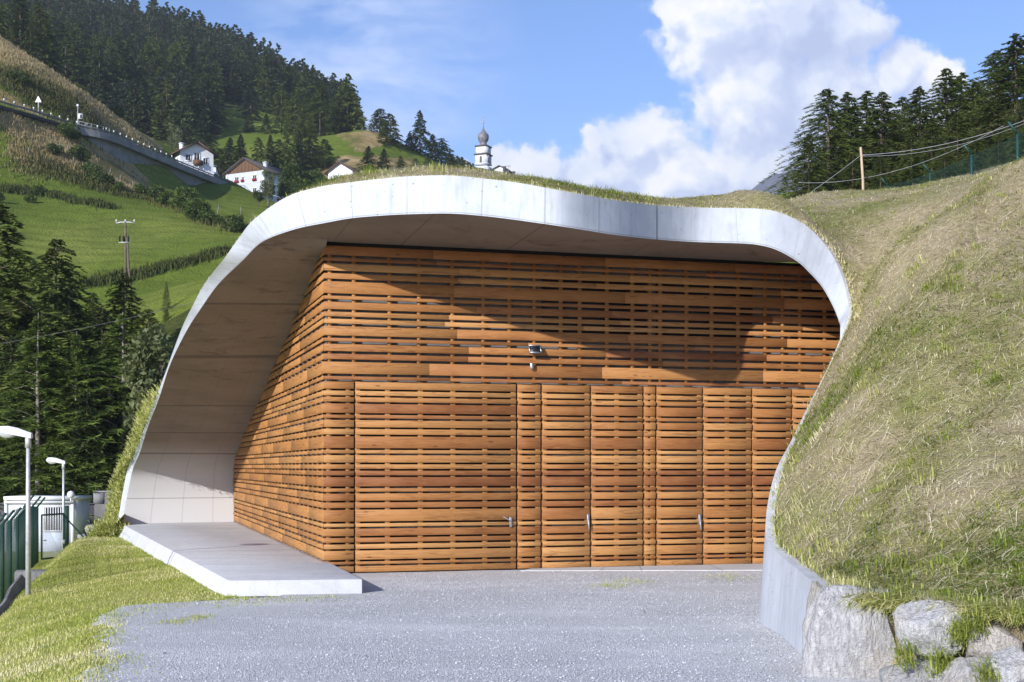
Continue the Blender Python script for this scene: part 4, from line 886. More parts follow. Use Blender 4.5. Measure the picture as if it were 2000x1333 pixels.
# stand on the right skyline
RT = [(1618,172,108,'leftmost larch of the right stand, its crown spreading widest over the mound',1.15),(1655,178,112,'larch with a thin top just right of the leftmost spreading one',1.),(1693,176,114,'larch behind the leaning wooden pole, second narrow top from the left',.95),(1722,178,111,'larch whose pointed top ends the first clump on the right skyline',.95),
 (1580,262,104,'low outermost larch branch cone at the left end of the right stand',1.2),(1762,188,122,'shorter larch in the dip between the two clumps of the right stand',1.),(1796,168,116,'round topped larch beginning the second clump on the right',1.),(1848,132,118,'tall pointed larch in the middle of the right stand',1.1),(1878,140,123,'twin top larch just right of the tall pointed one',1.),
 (1905,158,118,'lower larch between the twin top larch and the tall edge trees',1.),(1945,98,128,'dark narrow larch left of the tallest edge tree',.8),(1985,64,112,'tallest larch at the right edge with a pale bare trunk',1.1),(2030,50,120,None,1.),(1640,250,118,None,1.2),(1700,240,120,None,1.2),(1745,250,112,None,1.1),(1820,230,108,None,1.2),(1870,220,112,None,1.2),(1930,200,114,None,1.1),(1965,190,118,None,1.1),(2010,180,106,None,1.),(1780,260,106,None,1.1),(1600,300,110,None,1.2),(1665,300,106,None,1.2),(1720,300,104,None,1.2),
 (1845,280,100,None,1.1),(1905,260,100,None,1.1),(1950,270,97,None,1.1),(1640,310,125,None,1.2),(1760,290,128,None,1.3),(1840,300,130,None,1.3),(1925,280,130,None,1.3)]
for i, (px, ty, Y, lab, wd_) in enumerate(RT):
    b = Vw(px, 380, Y); b.z = hz(b.x, b.y)-.3; top = Vw(px, ty, Y).z
    K_ = KR[i % 3] if i % 5 else KL[i % 3]
    K_.put(b, max(3, top-b.z), rt.random()*6.28, lab or 'larch filling the lower dark part of the right hand stand', 'tree', 'larches on the right skyline', min(1.32, wd_*1.38))
# hillside trees
MF = [one_mesh(conifer(18, 5.6, 150, 15, 20+i, 1.5, .26, .25, .04, .45, (.6,.8,.55,.9,.65)[i]), ('larch','spruce','pine','spruce','larch')[i]) for i in range(5)]
MB5 = [one_mesh(conifer(18, 5.8, 210, 26, 30+i, 1.2, .14, .28, .03, .5, (.6,.85,.55)[i]), ('larch','spruce','pine')[i]) for i in range(3)]
def simple(me, name, loc, h, H0, rz, label, group, wide=1., cat='tree'):
    o = nobj(name, me); k = h/H0; o.location = loc; o.scale = (k*wide,k*wide,k); o.rotation_euler = (0,0,rz); return tag(o, label, cat, group)
def on_ray(px, Y): x = (px-CX)/F*Y; return Vector((x, Y, hz(x, Y)))
HILL = [(480,160,'S',405,13,'blue green pine alone on the bright clearing edge'),(505,0,0,0,0,0)]
mids = [ # px, Y, top py, mesh, width, label
 (490,455,168,2,1.2,'broad blue green pine at the top of the bright clearing'),(397,385,215,1,1.1,'dark spruce at the left end of the bright clearing'),(520,425,222,1,1.,'low round spruce standing alone in the bright clearing'),(487,428,224,0,.9,'small spruce left of the round one in the bright clearing'),
 (625,395,160,0,1.15,'big larch with visible trunk above the small village house'),(600,400,190,0,1.,'larch left of the big trunk larch on the hill'),(655,405,185,0,1.,'light green larch right of the big trunk larch'),(672,408,208,0,1.,'pale young larch on the hill crest'),(692,430,194,1,1.,'dark spruce on the skyline right of the pale crest larches'),(706,425,215,1,.8,'small dark spruce right next to the skyline spruce'),
 (742,392,212,0,1.4,'round leafy tree on the hill crest left of the tall spruce'),(762,385,222,0,1.2,'second leafy tree on the hill crest'),(820,400,215,1,1.25,'tall spruce with a thin bare tip left of the church'),(845,398,262,1,1.2,'lower spruce just right of the thin tip spruce'),(862,400,270,0,1.2,'ragged larch nearest to the church tower'),(800,392,258,1,1.1,'spruce in front of the thin tip spruce'),(878,405,296,1,1.,'lowest spruce before the church roof'),
 (720,350,285,1,1.,'small young spruce on the terraces left of its twin'),(750,352,290,1,1.,'small dark young spruce on the terraces right of its twin'),(782,360,310,0,1.,None),(812,365,310,0,1.,None),(835,370,308,0,1.1,None),
 (560,350,262,0,1.,None),(585,355,255,1,1.,None),(610,360,262,0,1.2,None),(635,358,272,0,1.1,None),(450,340,268,1,1.,None),(470,342,262,1,1.1,None),(505,345,268,0,1.,None),(528,350,262,1,1.,None),(545,352,272,0,1.,None),(430,338,292,0,1.,None),(590,365,240,0,1.,None),(575,410,175,0,1.,None),(550,415,165,0,1.1,None)]
for i, (px, Y, ty, mi, wd_, lab) in enumerate(mids):
    b = on_ray(px, Y); h = max(4, Vw(px, ty, Y).z-b.z)
    simple(MB5[mi], 'conifer', b-Vector((0,0,.4)), h+.4, 18, rt.random()*6.28, lab or 'conifer in the row behind the village houses', 'trees behind the village', wd_*min(1.3, max(.8, 11/h)))
for i, (px, Y, ty) in enumerate([(5,305,10),(40,300,-35),(75,300,5),(100,305,60),(-20,300,-40),(60,296,40),(22,298,50),(90,310,30)]):
    b = on_ray(px, Y); h = Vw(px, ty, Y).z-b.z
    simple(MB5[i % 2], 'conifer', b, h, 18, rt.random()*6.28, 'dark tall conifer on the dry ridge at the upper left corner', 'conifers on the upper left ridge', .8)
# the forested mountain side
cand = []
FOR = [(-120,-200),(200,-60),(700,180),(690,262),(600,262),(560,232),(440,215),(420,300),(330,330),(240,250),(110,190),(-120,60)]
for yy in np.arange(400, 800, 8.5):
    for xx in np.arange(-340, -50, 8.5):
        x = xx+rt.uniform(-3.4,3.4); y = yy+rt.uniform(-3.4,3.4); cand.append((x, y))
cand = np.array(cand); cz = HT(cand[:,0], cand[:,1]); px, py = proj(cand[:,0], cand[:,1], cz); ok = inpoly(px, py, FOR) & (px > -60) & (px < 700); ok &= ~((px > 425) & (px < 575) & (cand[:,1] < 500))
cand = cand[ok]; cz = cz[ok]; o_ = np.argsort(cand[:,1]); cand, cz = cand[o_], cz[o_]
NI = 292; sv_ = []
for i, ((x, y), z_) in enumerate(zip(cand, cz)):
    h = rt.uniform(12.5, 20); mi = rt.choice([0,1,1,3,4,2])
    if i < NI: simple(MF[mi], 'forest_conifer', (x, y, z_-.5), h, 18, rt.random()*6.28, 'conifer among the dense forest covering the mountain side', 'forest conifers on the mountain', rt.uniform(.8,1.15))
    else: sv_.append((x, y, z_-.5, h, mi))
fars = [one_mesh(conifer(18, 4.6, 42, 9, 40+i, 2.6, .42, .22, .05, .35, .8), 'spruce') for i in range(2)]
def merge(name, me_list, inst, mats):
    Vs, Fs, Cs, Rs, Ms = [], [], [], [], []; off = 0
    dat = []
    for me in me_list:
        v = np.empty(len(me.vertices)*3, np.float32); me.vertices.foreach_get('co', v); f = np.empty(len(me.loops), np.int32); me.loops.foreach_get('vertex_index', f)
        c = np.empty(len(me.polygons), np.int32); me.polygons.foreach_get('loop_total', c); mi = np.empty(len(me.polygons), np.int32); me.polygons.foreach_get('material_index', mi)
        l = np.empty(len(me.loops)*2, np.float32); me.uv_layers['rnd'].data.foreach_get('uv', l); st = np.concatenate([[0], np.cumsum(c)[:-1]]); dat.append((v.reshape(-1,3), f, c, mi, l.reshape(-1,2)[st]))
    for (x, y, z_, s, rz, k) in inst:
        v, f, c, mi, r_ = dat[k]; ca, sa = math.cos(rz), math.sin(rz); w_ = v*s
        Vs.append(np.stack([w_[:,0]*ca-w_[:,1]*sa+x, w_[:,0]*sa+w_[:,1]*ca+y, w_[:,2]+z_], 1)); Fs.append(f+off); Cs.append(c); Rs.append(np.clip(r_+rt.uniform(-.3,.3),0,1)); Ms.append(mi); off += len(v)
    return nobj(name, npmesh(name, np.vstack(Vs), np.concatenate(Fs), np.concatenate(Cs), mats, np.concatenate(Ms), rnd=np.vstack(Rs)))
tag(merge('far_forest', fars, [(x, y, z_, h/18, rt.random()*6, i % 2) for i, (x, y, z_, h, mi) in enumerate(sv_)], [M['spruce'], M['bark']]), kind='stuff')
inst = []
for i in range(150):
    px = rt.uniform(880, 960); Y = rt.uniform(560, 700); x = (px-CX)/F*Y; top = interp([880,905,925,940,960],[298,305,318,335,360], px)+rt.uniform(0,30); inst.append((x, Y, Vw(px, top, Y).z-12, .66, rt.random()*6, i % 2))
tag(merge('distant_wood', fars, inst, [M['spruce'], M['bark']]), kind='stuff')
# broadleaf trees and bushes in the village and on the meadow
KB = [Kind(tree_parts(broad(9, 3.2, 4200, 60+i, .24), 'leaf', name='leafy_tree'), 9) for i in range(2)]
KW = Kind(tree_parts(broad(9, 2.2, 3600, 66, .16, 30, .05), 'paleleaf', 'twig', name='birch_tree'), 9)
for K_, px, Y, ty, wd_, lab in ((KW,524,285,331,1.,'narrow feathery tree in front of the shaded side of the big white house'),(KB[0],570,290,322,.9,'bright leafy tree right of the big white house'),(KB[1],610,295,330,.9,'round leafy tree between the big white house and the small one'),(KB[0],592,288,350,1.2,'low leafy bush tree at the edge of the grass roof'),
    (KB[1],505,280,372,1.,'dark leafy shrub tree below the stairs of the big white house'),(KB[0],228,330,208,1.1,'round pale green tree on the dry ridge in front of the forest'),(KW,343,310,240,.9,'pale green tree behind the brown roofed house'),(KB[1],560,290,352,1.,'leafy shrub against the right corner of the big white house'),(KB[1],638,292,345,1.,'dark bush left of the small village house')):
    b = on_ray(px, Y); top = Vw(px, ty, Y).z; b.z = min(b.z, top-3.); K_.put(b, top-b.z, rt.random()*6, lab, 'tree', None, wd_)
sh = Kind(tree_parts(broad(2.6, 1.6, 1500, 77, .13, 14, 0.), 'paleleaf', 'twig', name='willow_bush'), 2.6)
for px, py, Y, h, lab in ((322,745,52,2.6,'pale green willow bush along the outer edge of the concrete rim, upper'),(300,800,52,2.4,'pale green willow bush along the outer edge of the concrete rim, lower')):
    b = Vw(px-8, py+40, Y); sh.put(b, h, rt.random()*6, lab, 'bush')
hb_ = [Kind(tree_parts(broad(2.6, 2.0, 900, 80+i, .2, 14, 0.), 'leaf', 'twig', name='bush'), 2.6) for i in range(2)]
BU = [(352,415,3.0),(372,422,3.4),(392,432,3.),(410,440,2.6),(325,405,2.2),(300,395,2.),(430,445,2.2),(278,385,2.2),(455,455,2.),(120,268,2.6),(140,272,2.4),(100,262,2.),(80,258,2.),(172,340,3.),(190,355,3.2),(205,362,2.6),(40,285,2.),(20,280,2.),(225,375,2.2),(150,330,2.4),(0,250,2.),(60,262,2.)]
for i, (px, py, h) in enumerate(BU):
    Y = interp([240,300,400,460],[225,232,240,235], py); px += rt.uniform(-8,8); h *= rt.uniform(.55,1.25); b = on_ray(px, Y)
    for _ in range(8):
        q = proj(b.x, b.y, b.z)[1]; Y += (q-py)*.35; b = on_ray(px, max(150, min(300, Y)))
    hb_[i % 2].put(b, h, rt.random()*6, 'dark green bush on the overgrown banks crossing the meadow', 'bush', 'bushes on the meadow banks', 1.2)
def find(px, py, y0=120, y1=330):      # where the ray through a photo point meets the hillside
    Y = np.linspace(y0, y1, 500); x = (px-CX)/F*Y; z_ = HT(x, Y); d = z_-(ZC+(HY-py)/F*Y); k = np.where(d > 0)[0]
    k = k[0] if len(k) else 499; return Vector((x[k], Y[k], z_[k]))
# dark scrubby banks and dry tall grass on the meadow
def bank(pts, n, Lr, wd, tone, name, hw=1.2, bri=1.):
    P3 = np.array([tuple(find(*p)) for p in pts]); s = RNG.random(n)*(len(P3)-1); i = s.astype(int); f = (s-i)[:,None]; b = P3[i]*(1-f)+P3[i+1]*f; b[:,:2] += RNG.normal(0,hw,(n,2)); b[:,2] = HT(b[:,0], b[:,1])
    return tag(blades(name, b, np.tile([0,0,1.],(n,1)), Lr[0]+(Lr[1]-Lr[0])*RNG.random(n), np.full(n, wd), np.array([.1,-.2,0]), tone+RNG.normal(0,.12,n), bri*(.3+.7*RNG.random(n)), flat=.05+.35*RNG.random(n), m='scrub' if 'scrub' in name else 'dry'), kind='stuff')
bank([(0,372),(60,378),(120,386),(175,398),(215,408)], 2600, (.5,1.3), .07, .15, 'bank_scrub', .9, .35)
bank([(165,556),(230,545),(290,538),(340,520),(400,506),(450,492)], 3200, (.5,1.4), .07, .2, 'bank_scrub', .8, .25)
bank([(20,300),(60,295),(100,305),(150,320),(200,350),(250,372),(300,388)], 5200, (.4,1.1), .035, .8, 'tall_dry_grass', 2.2)
bank([(30,315),(120,340),(200,366),(260,384)], 2600, (.5,1.4), .07, .3, 'bank_scrub', 1.6, .5)
bank([(0,100),(60,140),(110,175),(180,215),(250,255)], 12000, (.3,.9), .035, .8, 'tall_dry_grass', 5.)
bank([(0,150),(60,180),(120,205),(180,235)], 4200, (.6,1.4), .08, .35, 'bank_scrub', 3.5, .6)
bank([(0,240),(60,252),(110,262),(160,282)], 2800, (.3,.9), .04, .6, 'tall_dry_grass', 1.5)
bank([(640,335),(700,318),(760,322),(830,330)], 1800, (.4,1.), .06, .85, 'tall_dry_grass', 3.)
bank([(300,390),(350,410),(420,440),(480,455)], 2400, (.4,1.2), .06, .55, 'bank_scrub', 1.8, .6)

# ================================================================ ROAD, VIADUCT, VILLAGE
ZR = 62.9
def rd(px, py): Y = (ZR-ZC)*F/(HY-py); return Vector(((px-CX)/F*Y, Y, ZR))
RP = [rd(-120,165), rd(-40,190), rd(0,205), rd(60,222), rd(110,238), rd(155,252), rd(216,266), rd(300,301), rd(365,328), rd(432,355), rd(470,372)]
rp = crs(RP, 6)
def ribbon(name, pts, off0, off1, z0, z1, m, parent=None):
    m_ = MB(); prev = None
    for i, p_ in enumerate(pts):
        t_ = (pts[min(i+1,len(pts)-1)]-pts[max(i-1,0)]).normalized(); s_ = Vector((-t_.y, t_.x, 0)).normalized()
        cur = [p_+s_*off0+Vector((0,0,z0)), p_+s_*off1+Vector((0,0,z0)), p_+s_*off1+Vector((0,0,z1)), p_+s_*off0+Vector((0,0,z1))]
        if prev:
            for k in range(4): k2 = (k+1) % 4; m_.face([prev[k], prev[k2], cur[k2], cur[k]])
        else: m_.face(cur)
        prev = cur
    m_.face(prev[::-1]); return m_.build(name, m, parent)
M['road'] = m_noise('asphalt', (.06,.06,.065), (.045,.045,.05), 2.)
M['oldconc'] = m_noise('old_concrete', (.26,.26,.27), (.15,.155,.165), .5, .9, .3, 3.)
ro = ribbon('road', rp, .1, 6.2, -.5, 0., M['road']); tag(ro, kind='structure')
vi = empty('viaduct', rp[30]); tag(vi, 'long grey concrete road viaduct descending past the hillside houses', 'viaduct')
def loc(o, e): o.matrix_parent_inverse = Matrix.Translation(-Vector(e.location)); return o
loc(ribbon('deck', rp[29:], -.35, .1, -1.0, .25, M['oldconc'], vi), vi); loc(ribbon('wall', rp[31:], .7, 1.2, -6.5, -1.0, M['oldconc'], vi), vi); loc(ribbon('slab', rp[29:], .1, 6.2, -1., -.51, M['oldconc'], vi), vi)
gr = empty('guard_rail', rp[3]); tag(gr, 'dark roadside guard rail on the slope left of the viaduct', 'guard rail')
loc(ribbon('rail', rp[:30], -.3, -.2, .35, .62, M['greywall'], gr), gr)
gr2 = empty('guard_rail', rp[31]); tag(gr2, 'thin railing with dark rail running along the viaduct edge', 'guard rail'); loc(ribbon('rail', rp[29:], -.25, -.18, .45, .68, M['greywall'], gr2), gr2)
pm = MB(); pm.cbox((0,0,.45), (.14,.1,.9), mi=0); pm.cbox((0,0,1.02), (.2,.16,.30), mi=1); pme = pm.build('roadside_post', [M['greywall'], M['white']]); first = True
tot = [0.]
for i in range(1, len(rp)): tot.append(tot[-1]+(rp[i]-rp[i-1]).length)
s = 2.
while s < tot[-1]-2:
    i = max(k for k in range(len(tot)) if tot[k] <= s); f = (s-tot[i])/(tot[i+1]-tot[i]); p_ = rp[i].lerp(rp[i+1], f)
    o = pme if first else pme.copy()
    if not first: sc.collection.objects.link(o)
    first = False; o.location = p_+Vector((-.2,-.25,.1)); tag(o, 'small white capped post along the mountain road edge', 'post', 'white capped posts along the road'); s += 2.1
rr_ = empty('railing', rd(155,252)); tag(rr_, 'grey steel railing on the corner of the viaduct beside the lamp', 'railing'); mm = MB()
A_, B_ = rd(155,252)+Vector((0,-.2,.25)), rd(214,265)+Vector((0,-.2,.25))
for z_ in (.5, 1.05): mm.tube([A_+Vector((0,0,z_)), B_+Vector((0,0,z_))], .05, 4)
loc(mm.build('rail', M['galv'], rr_), rr_)
for k in range(6): mm = MB(); q = A_.lerp(B_, k/5); mm.tube([q, q+Vector((0,0,1.1))], .05, 5); loc(mm.build('post', M['galv'], rr_), rr_)
sg = empty('road_sign', find(75,226,200,260)); tag(sg, 'triangular road sign seen from behind beside the mountain road', 'road sign'); mm = MB(); mm.tube([(0,0,0),(0,0,3.2)], .07, 6); mm.build('pole', M['galv'], sg)
mm = MB(); a_, b_, c_ = (-.55,-.08,2.3), (.55,-.08,2.3), (0,-.08,3.4); mm.face([a_,b_,c_]); mm.face([(.55,0,2.3),(-.55,0,2.3),(0,0,3.4)])
for u_, v_ in ((a_,b_),(b_,c_),(c_,a_)): mm.face([v_,u_,(u_[0],0,u_[2]),(v_[0],0,v_[2])])
mm.build('sign_plate', M['galv'], sg)
q = rd(152,254); lm = empty('street_lamp', q); tag(lm, 'slim street lamp with small round head at the viaduct corner', 'street lamp'); mm = MB(); mm.tube([(0,0,-1),(0,0,4.2)], .07, 6); mm.build('pole', M['galv'], lm)
mm = MB(); mm.lathe([(0,0),(.2,.1),(.26,.3),(.15,.5),(0,.55)], (0,0,4.1), 10); mm.build('lamp_head', M['white'], lm)
ib = empty('information_box', q+Vector((.5,0,2.0))); tag(ib, 'white box with a dark front on the street lamp pole above the road', 'box'); mm = MB(); mm.cbox((0,0,.4), (.75,.4,.95)); mm.build('casing', M['white'], ib); mm = MB(); mm.cbox((.12,-.22,.4), (.3,.03,.6)); mm.build('screen', M['black'], ib)
# fence posts on the meadow
fpm = MB(); fpm.tube([(0,0,-.2),(0,0,1.5)], .075, 5); fp = fpm.build('fence_post', M['twig']); first = True
for px, py in ((123,300),(133,303),(143,322),(163,336),(187,342),(214,348),(234,360),(258,372),(275,384),(293,384),(55,308),(278,380),(330,402),(355,400),(362,398),(425,420),(470,420),(400,415),(385,405),(495,432),(630,300),(642,318),(318,398),(305,392)):
    o = fp if first else fp.copy()
    if not first: sc.collection.objects.link(o)
    first = False; o.location = find(px, py); o.rotation_euler = (rt.uniform(-.08,.08), rt.uniform(-.12,.12), 0); tag(o, 'weathered wooden fence post on the meadow slope', 'fence post', 'fence posts across the meadow')
# houses
M['plaster'] = m_noise('white_plaster', (.72,.74,.80), (.62,.64,.71), 1.2, .9); M['plaster2'] = m_noise('pale_blue_plaster', (.50,.54,.64), (.44,.48,.58), 1., .9)
M['roofdark'] = m_noise('dark_roof', (.06,.052,.05), (.10,.09,.085), 2., .8); M['roofbrown'] = m_noise('brown_roof', (.12,.075,.06), (.09,.058,.048), 2., .85); M['browntimber'] = m_noise('brown_timber', (.15,.085,.05), (.10,.055,.032), 4., .8)
M['redflower'] = m_noise('red_flowers', (.35,.015,.025), (.16,.02,.02), 30., .9); M['slate'] = m_noise('grey_shingle', (.16,.17,.19), (.24,.25,.27), 3., .8)
def house(name, label, base, a, wd, dp, h, rise, oh, wall, roof, wins, gable=None, bands=True, chim=(), cat='house', swins=()):
    e = empty(name, base, a); tag(e, label, cat); w2, d2 = wd/2, dp/2; m_ = MB()
    P4 = [(-w2,-d2),(w2,-d2),(w2,d2),(-w2,d2)]
    for i in range(4): a_, b_ = P4[i], P4[(i+1) % 4]; m_.face([(a_[0],a_[1],-3),(b_[0],b_[1],-3),(b_[0],b_[1],h),(a_[0],a_[1],h)])
    for y, fl_ in ((-d2,0),(d2,1)):
        f_ = [(-w2,y,h),(w2,y,h),(0,y,h+rise)]; m_.face(f_[::-1] if fl_ else f_)
    m_.build('wall', wall, e)
    if bands:
        m_ = MB(); 
        for z_ in (h*.36, h*.68): m_.cbox((0,0,z_), (wd+.06, dp+.06, .22))
        for x_ in (-w2, w2):
            for y_ in (-d2, d2): m_.cbox((x_,y_,h/2-1), (.5,.5,h+2))
        m_.build('trim', M['white'], e)
    if gable:
        m_ = MB(); m_.face([(-w2+.05,-d2-.12,h-.1),(w2-.05,-d2-.12,h-.1),(0,-d2-.12,h+rise-.05)]); m_.face([(w2-.05,-d2-.02,h-.1),(-w2+.05,-d2-.02,h-.1),(0,-d2-.02,h+rise-.05)]); m_.face([(-w2,-d2-.12,h-.1),(-w2,-d2,h-.1),(w2,-d2,h-.1),(w2,-d2-.12,h-.1)])
        for k in range(-4,5): z_ = h+rise*(1-abs(k)/5)*.5; m_.box((k*w2/5-.05,-d2-.18,h), (.1,0,0), (0,.06,0), (0,0,rise*(1-abs(k)/5)*.9))
        m_.build('gable_boards', gable, e)
    sl_ = rise/w2; th = .28; m_ = MB()
    for s_ in (-1, 1):
        x1 = s_*(w2+oh); z1 = h-oh*sl_; m_.box((0,-d2-oh,h+rise-.0), (x1,0,z1-h-rise), (0,dp+2*oh,0), (0,0,th))
    ro_ = m_.build('roof', roof, e)
    for (cx_, cy_, ch) in chim: m_ = MB(); m_.cbox((cx_,cy_,h+rise-.2+ch/2-abs(cx_)*sl_), (.75,.75,ch+.8)); m_.cbox((cx_,cy_,h+rise+ch+.28-abs(cx_)*sl_), (1.,1.,.16)); m_.build('chimney', wall, ro_)
    def win(cx_, z_, ww, wh, side, fl_):
        m_ = MB(); g_ = MB(); r_ = MB()
        def bx(mm_, u0, u1, v0, v1, d0, d1):
            if side == 0: mm_.box((cx_+u0,-d2-d1,z_+v0), (u1-u0,0,0), (0,d1-d0,0), (0,0,v1-v0))
            else: mm_.box((w2+d0,cx_+u0,z_+v0), (0,u1-u0,0), (d1-d0,0,0), (0,0,v1-v0))
        t_ = .22
        bx(m_,-ww/2-t_,ww/2+t_,wh/2,wh/2+t_,0,.06); bx(m_,-ww/2-t_,ww/2+t_,-wh/2-t_,-wh/2,0,.06); bx(m_,-ww/2-t_,-ww/2,-wh/2,wh/2,0,.06); bx(m_,ww/2,ww/2+t_,-wh/2,wh/2,0,.06); bx(m_,-.05,.05,-wh/2,wh/2,.01,.05)
        o = m_.build('window', M['white'], e); bx(g_,-ww/2,ww/2,-wh/2,wh/2,.0,.02); g_.build('pane', M['glass'], o)
        if fl_: bx(r_,-ww/2-.05,ww/2+.05,-wh/2-.1,-wh/2+.4,.06,.4); r_.build('flower_box', M['redflower'], o)
    for v_ in wins: win(*v_[:4], 0, v_[4])
    for v_ in swins: win(*v_[:4], 1, v_[4])
    return e
a = math.radians(-27); R_ = Matrix.Rotation(a, 3, 'Z'); cn = Vw(515,392,312); ctr = cn-R_ @ Vector((5.2,-6.2,0)); ctr.z = 61.6
house('alpine_house', 'large white three storey house with brown timber gable and red flower boxes', ctr, a, 10.4, 12.4, 8.3, 2.9, .9, M['plaster2'], M['roofdark'],
      [(-2.4,6.6,.95,1.15,1),(-.7,6.6,.6,1.0,1),(2.7,6.6,.95,1.15,1),(-2.4,3.4,.95,1.15,1),(2.7,3.6,.95,1.3,1),(1.6,.4,1.2,1.5,0)], M['browntimber'], True, [(2.8,-2.4,.9),(.3,1.,.5)], swins=[(0.6,6.2,1.1,1.4,1),(-.6,2.9,1.1,1.5,1),(4.4,2.6,1.1,1.4,0)])
a = math.radians(33); R_ = Matrix.Rotation(a, 3, 'Z'); cn = Vw(352,320,285); ctr = cn-R_ @ Vector((-3.6,-4.2,0)); ctr.z = 60.4
hA = house('alpine_house', 'white house with brown roof and dark balcony directly behind the viaduct', ctr, a, 7.2, 8.4, 7.6, 1.9, 1.0, M['plaster'], M['roofbrown'], [(-1.9,6.3,.9,1.1,0),(1.9,6.,.9,1.2,0),(0,6.6,1.,1.7,0)], None, False, [(-2.2,-1.,1.2)], swins=[])
mm = MB(); mm.box((-.9,-5.1,4.9), (1.9,0,0), (0,.9,0), (0,0,1.)); mm.build('balcony', M['browntimber'], hA)
b = Vw(408,340,303); b.z = 60; house('alpine_house', 'narrow white house with flat grey roof between the brown roofed and the large house', b, math.radians(8), 3.4, 5, 8.0, .35, .4, M['plaster'], M['slate'], [(-.6,6.2,.9,1.3,0),(.9,6.2,.5,.6,0)], None, False)
b = Vw(677,360,348); b.z = 72.3; hS = house('alpine_house', 'small white chalet with brown roof just above the grass roof edge', b, math.radians(-20), 6.8, 7, 4.2, 2.1, .9, M['plaster'], M['roofbrown'], [(-1.4,2.6,.8,1.2,0)], None, False)
mm = MB(); mm.box((.6,-4.6,2.), (2.6,0,0), (0,1.1,0), (0,0,.9)); mm.build('balcony', M['browntimber'], hS)
b = Vw(618,372,330); b.z = 68.4; house('alpine_house', 'low house with dark brown roof half hidden behind leafy trees', b, math.radians(-40), 5, 6, 1.7, 1.2, .6, M['plaster'], M['roofbrown'], [], None, False)
b = Vw(588,366,322); b.z = 67.9; house('alpine_house', 'low house with grey roof and white chimney behind leafy trees', b, math.radians(30), 4.6, 6, 1.6, .9, .5, M['plaster'], M['slate'], [], None, False, [(-1.,-1.,.8)])
b = Vw(980,352,440); b.z = 93.8; house('alpine_house', 'roof top with dark chimney peeking over the grass roof right of the church', b, math.radians(-14), 5.2, 6, 3.0, 1.2, .6, M['plaster'], M['roofdark'], [], None, False)
for px, t_, lab in ((985,327,'taller dark chimney right of the church tower'),(1003,337,'shorter dark chimney right of the church tower')):
    c_ = Vw(px, 350, 436); mm = MB(); h_ = Vw(px, t_, 436).z; mm.cbox((c_.x,c_.y,(h_+88)/2), (.95,.8,h_-88)); mm.cbox((c_.x,c_.y,h_+.1), (1.2,1.,.2)); tag(mm.build('chimney_stack', M['roofdark']), lab, 'chimney')
mm = MB(); c_ = Vw(993,345,434); mm.tube([c_, c_+Vector((0,0,3.2))], .05, 5)
for k in range(5): mm.tube([c_+Vector((-.8+k*.02,0,3.1-.18*k*0+k*.12)), c_+Vector((.5+k*.05,0,2.95+k*.12))], .03, 4)
tag(mm.build('roof_antenna', M['galv']), 'thin rooftop antenna beside the dark chimneys', 'antenna')
st_ = empty('garden_stairs', Vw(470,395,300)); tag(st_, 'pale concrete stair wall with railing in front of the large white house', 'stairs')
mm = MB(); A_ = [Vw(418,362,296), Vw(455,372,300), Vw(478,372,300), Vw(508,402,300), Vw(508,425,300), Vw(440,425,298)]
mm.face([A_[5],A_[4],A_[3],A_[2],A_[1],A_[0]]); Bk = [q+Vector((1.2,3.,0)) for q in A_]; mm.face(Bk)
for i in range(6): j = (i+1) % 6; mm.face([A_[i],A_[j],Bk[j],Bk[i]])
loc(mm.build('wall', M['oldconc'], st_), st_); mm = MB()
up_ = Vector((0,0,1.)); mm.tube([A_[1]+up_, A_[2]+up_, A_[3]+up_], .05, 4)
for q in (A_[1], A_[2], A_[2].lerp(A_[3],.33), A_[2].lerp(A_[3],.66), A_[3]): mm.tube([q, q+up_], .05, 4)
loc(mm.build('railing', M['galv'], st_), st_)
# church
YC = 470.; ce = empty('church', W(944,350,YC), math.radians(-24)); tag(ce, 'village church with white tower, shingled onion dome and golden cross', 'church'); CB = Vector(ce.location); k1 = YC/F
zc_ = lambda py: (HY-py)*k1+ZC-CB.z
mm = MB(); mm.cbox((0,0,zc_(327)-6), (4.35,4.35,12)); mm.cbox((0,0,(zc_(305)+zc_(322))/2), (4.2,4.2,zc_(305)-zc_(322))); mm.cbox((0,0,(zc_(288)+zc_(304))/2), (3.9,3.9,zc_(288)-zc_(304)))
mm.cbox((0,0,zc_(322)), (4.55,4.55,.35)); mm.build('tower', M['plaster'], ce)
mm = MB(); mm.cbox((0,0,zc_(303.6)), (4.9,4.9,.42)); mm.cbox((0,0,zc_(287.4)), (4.45,4.45,.42)); mm.build('cornice', M['roofdark'], ce)
mm = MB(); r0 = k1; mm.lathe([(2.15,zc_(286.5)),(1.5,zc_(284.5)),(1.15,zc_(281)),(1.25,zc_(278.5)),(1.75,zc_(274.5)),(1.93,zc_(269)),(1.8,zc_(264)),(1.35,zc_(260.5)),(.8,zc_(257.5)),(.42,zc_(254)),(.2,zc_(250)),(.09,zc_(245)),(0,zc_(244))], (0,0,0), 20)
mm.build('onion_dome', m_noise('dome_shingle', (.11,.09,.10), (.24,.25,.29), 1.2, .5, .5, 6.), ce, smooth=True)
M['gold'] = m_noise('gilding', (.75,.58,.28), (.6,.45,.2), 5., .35, 0, 1, .5, .7)
mm = MB(); mm.lathe([(0,-.36),(.27,-.25),(.36,0),(.27,.25),(0,.36)], (0,0,zc_(240)), 10); mm.cbox((0,0,(zc_(229)+zc_(239))/2), (.13,.13,zc_(229)-zc_(239))); mm.cbox((0,0,zc_(232.3)), (.7,.13,.13)); mm.build('cross', M['gold'], ce)
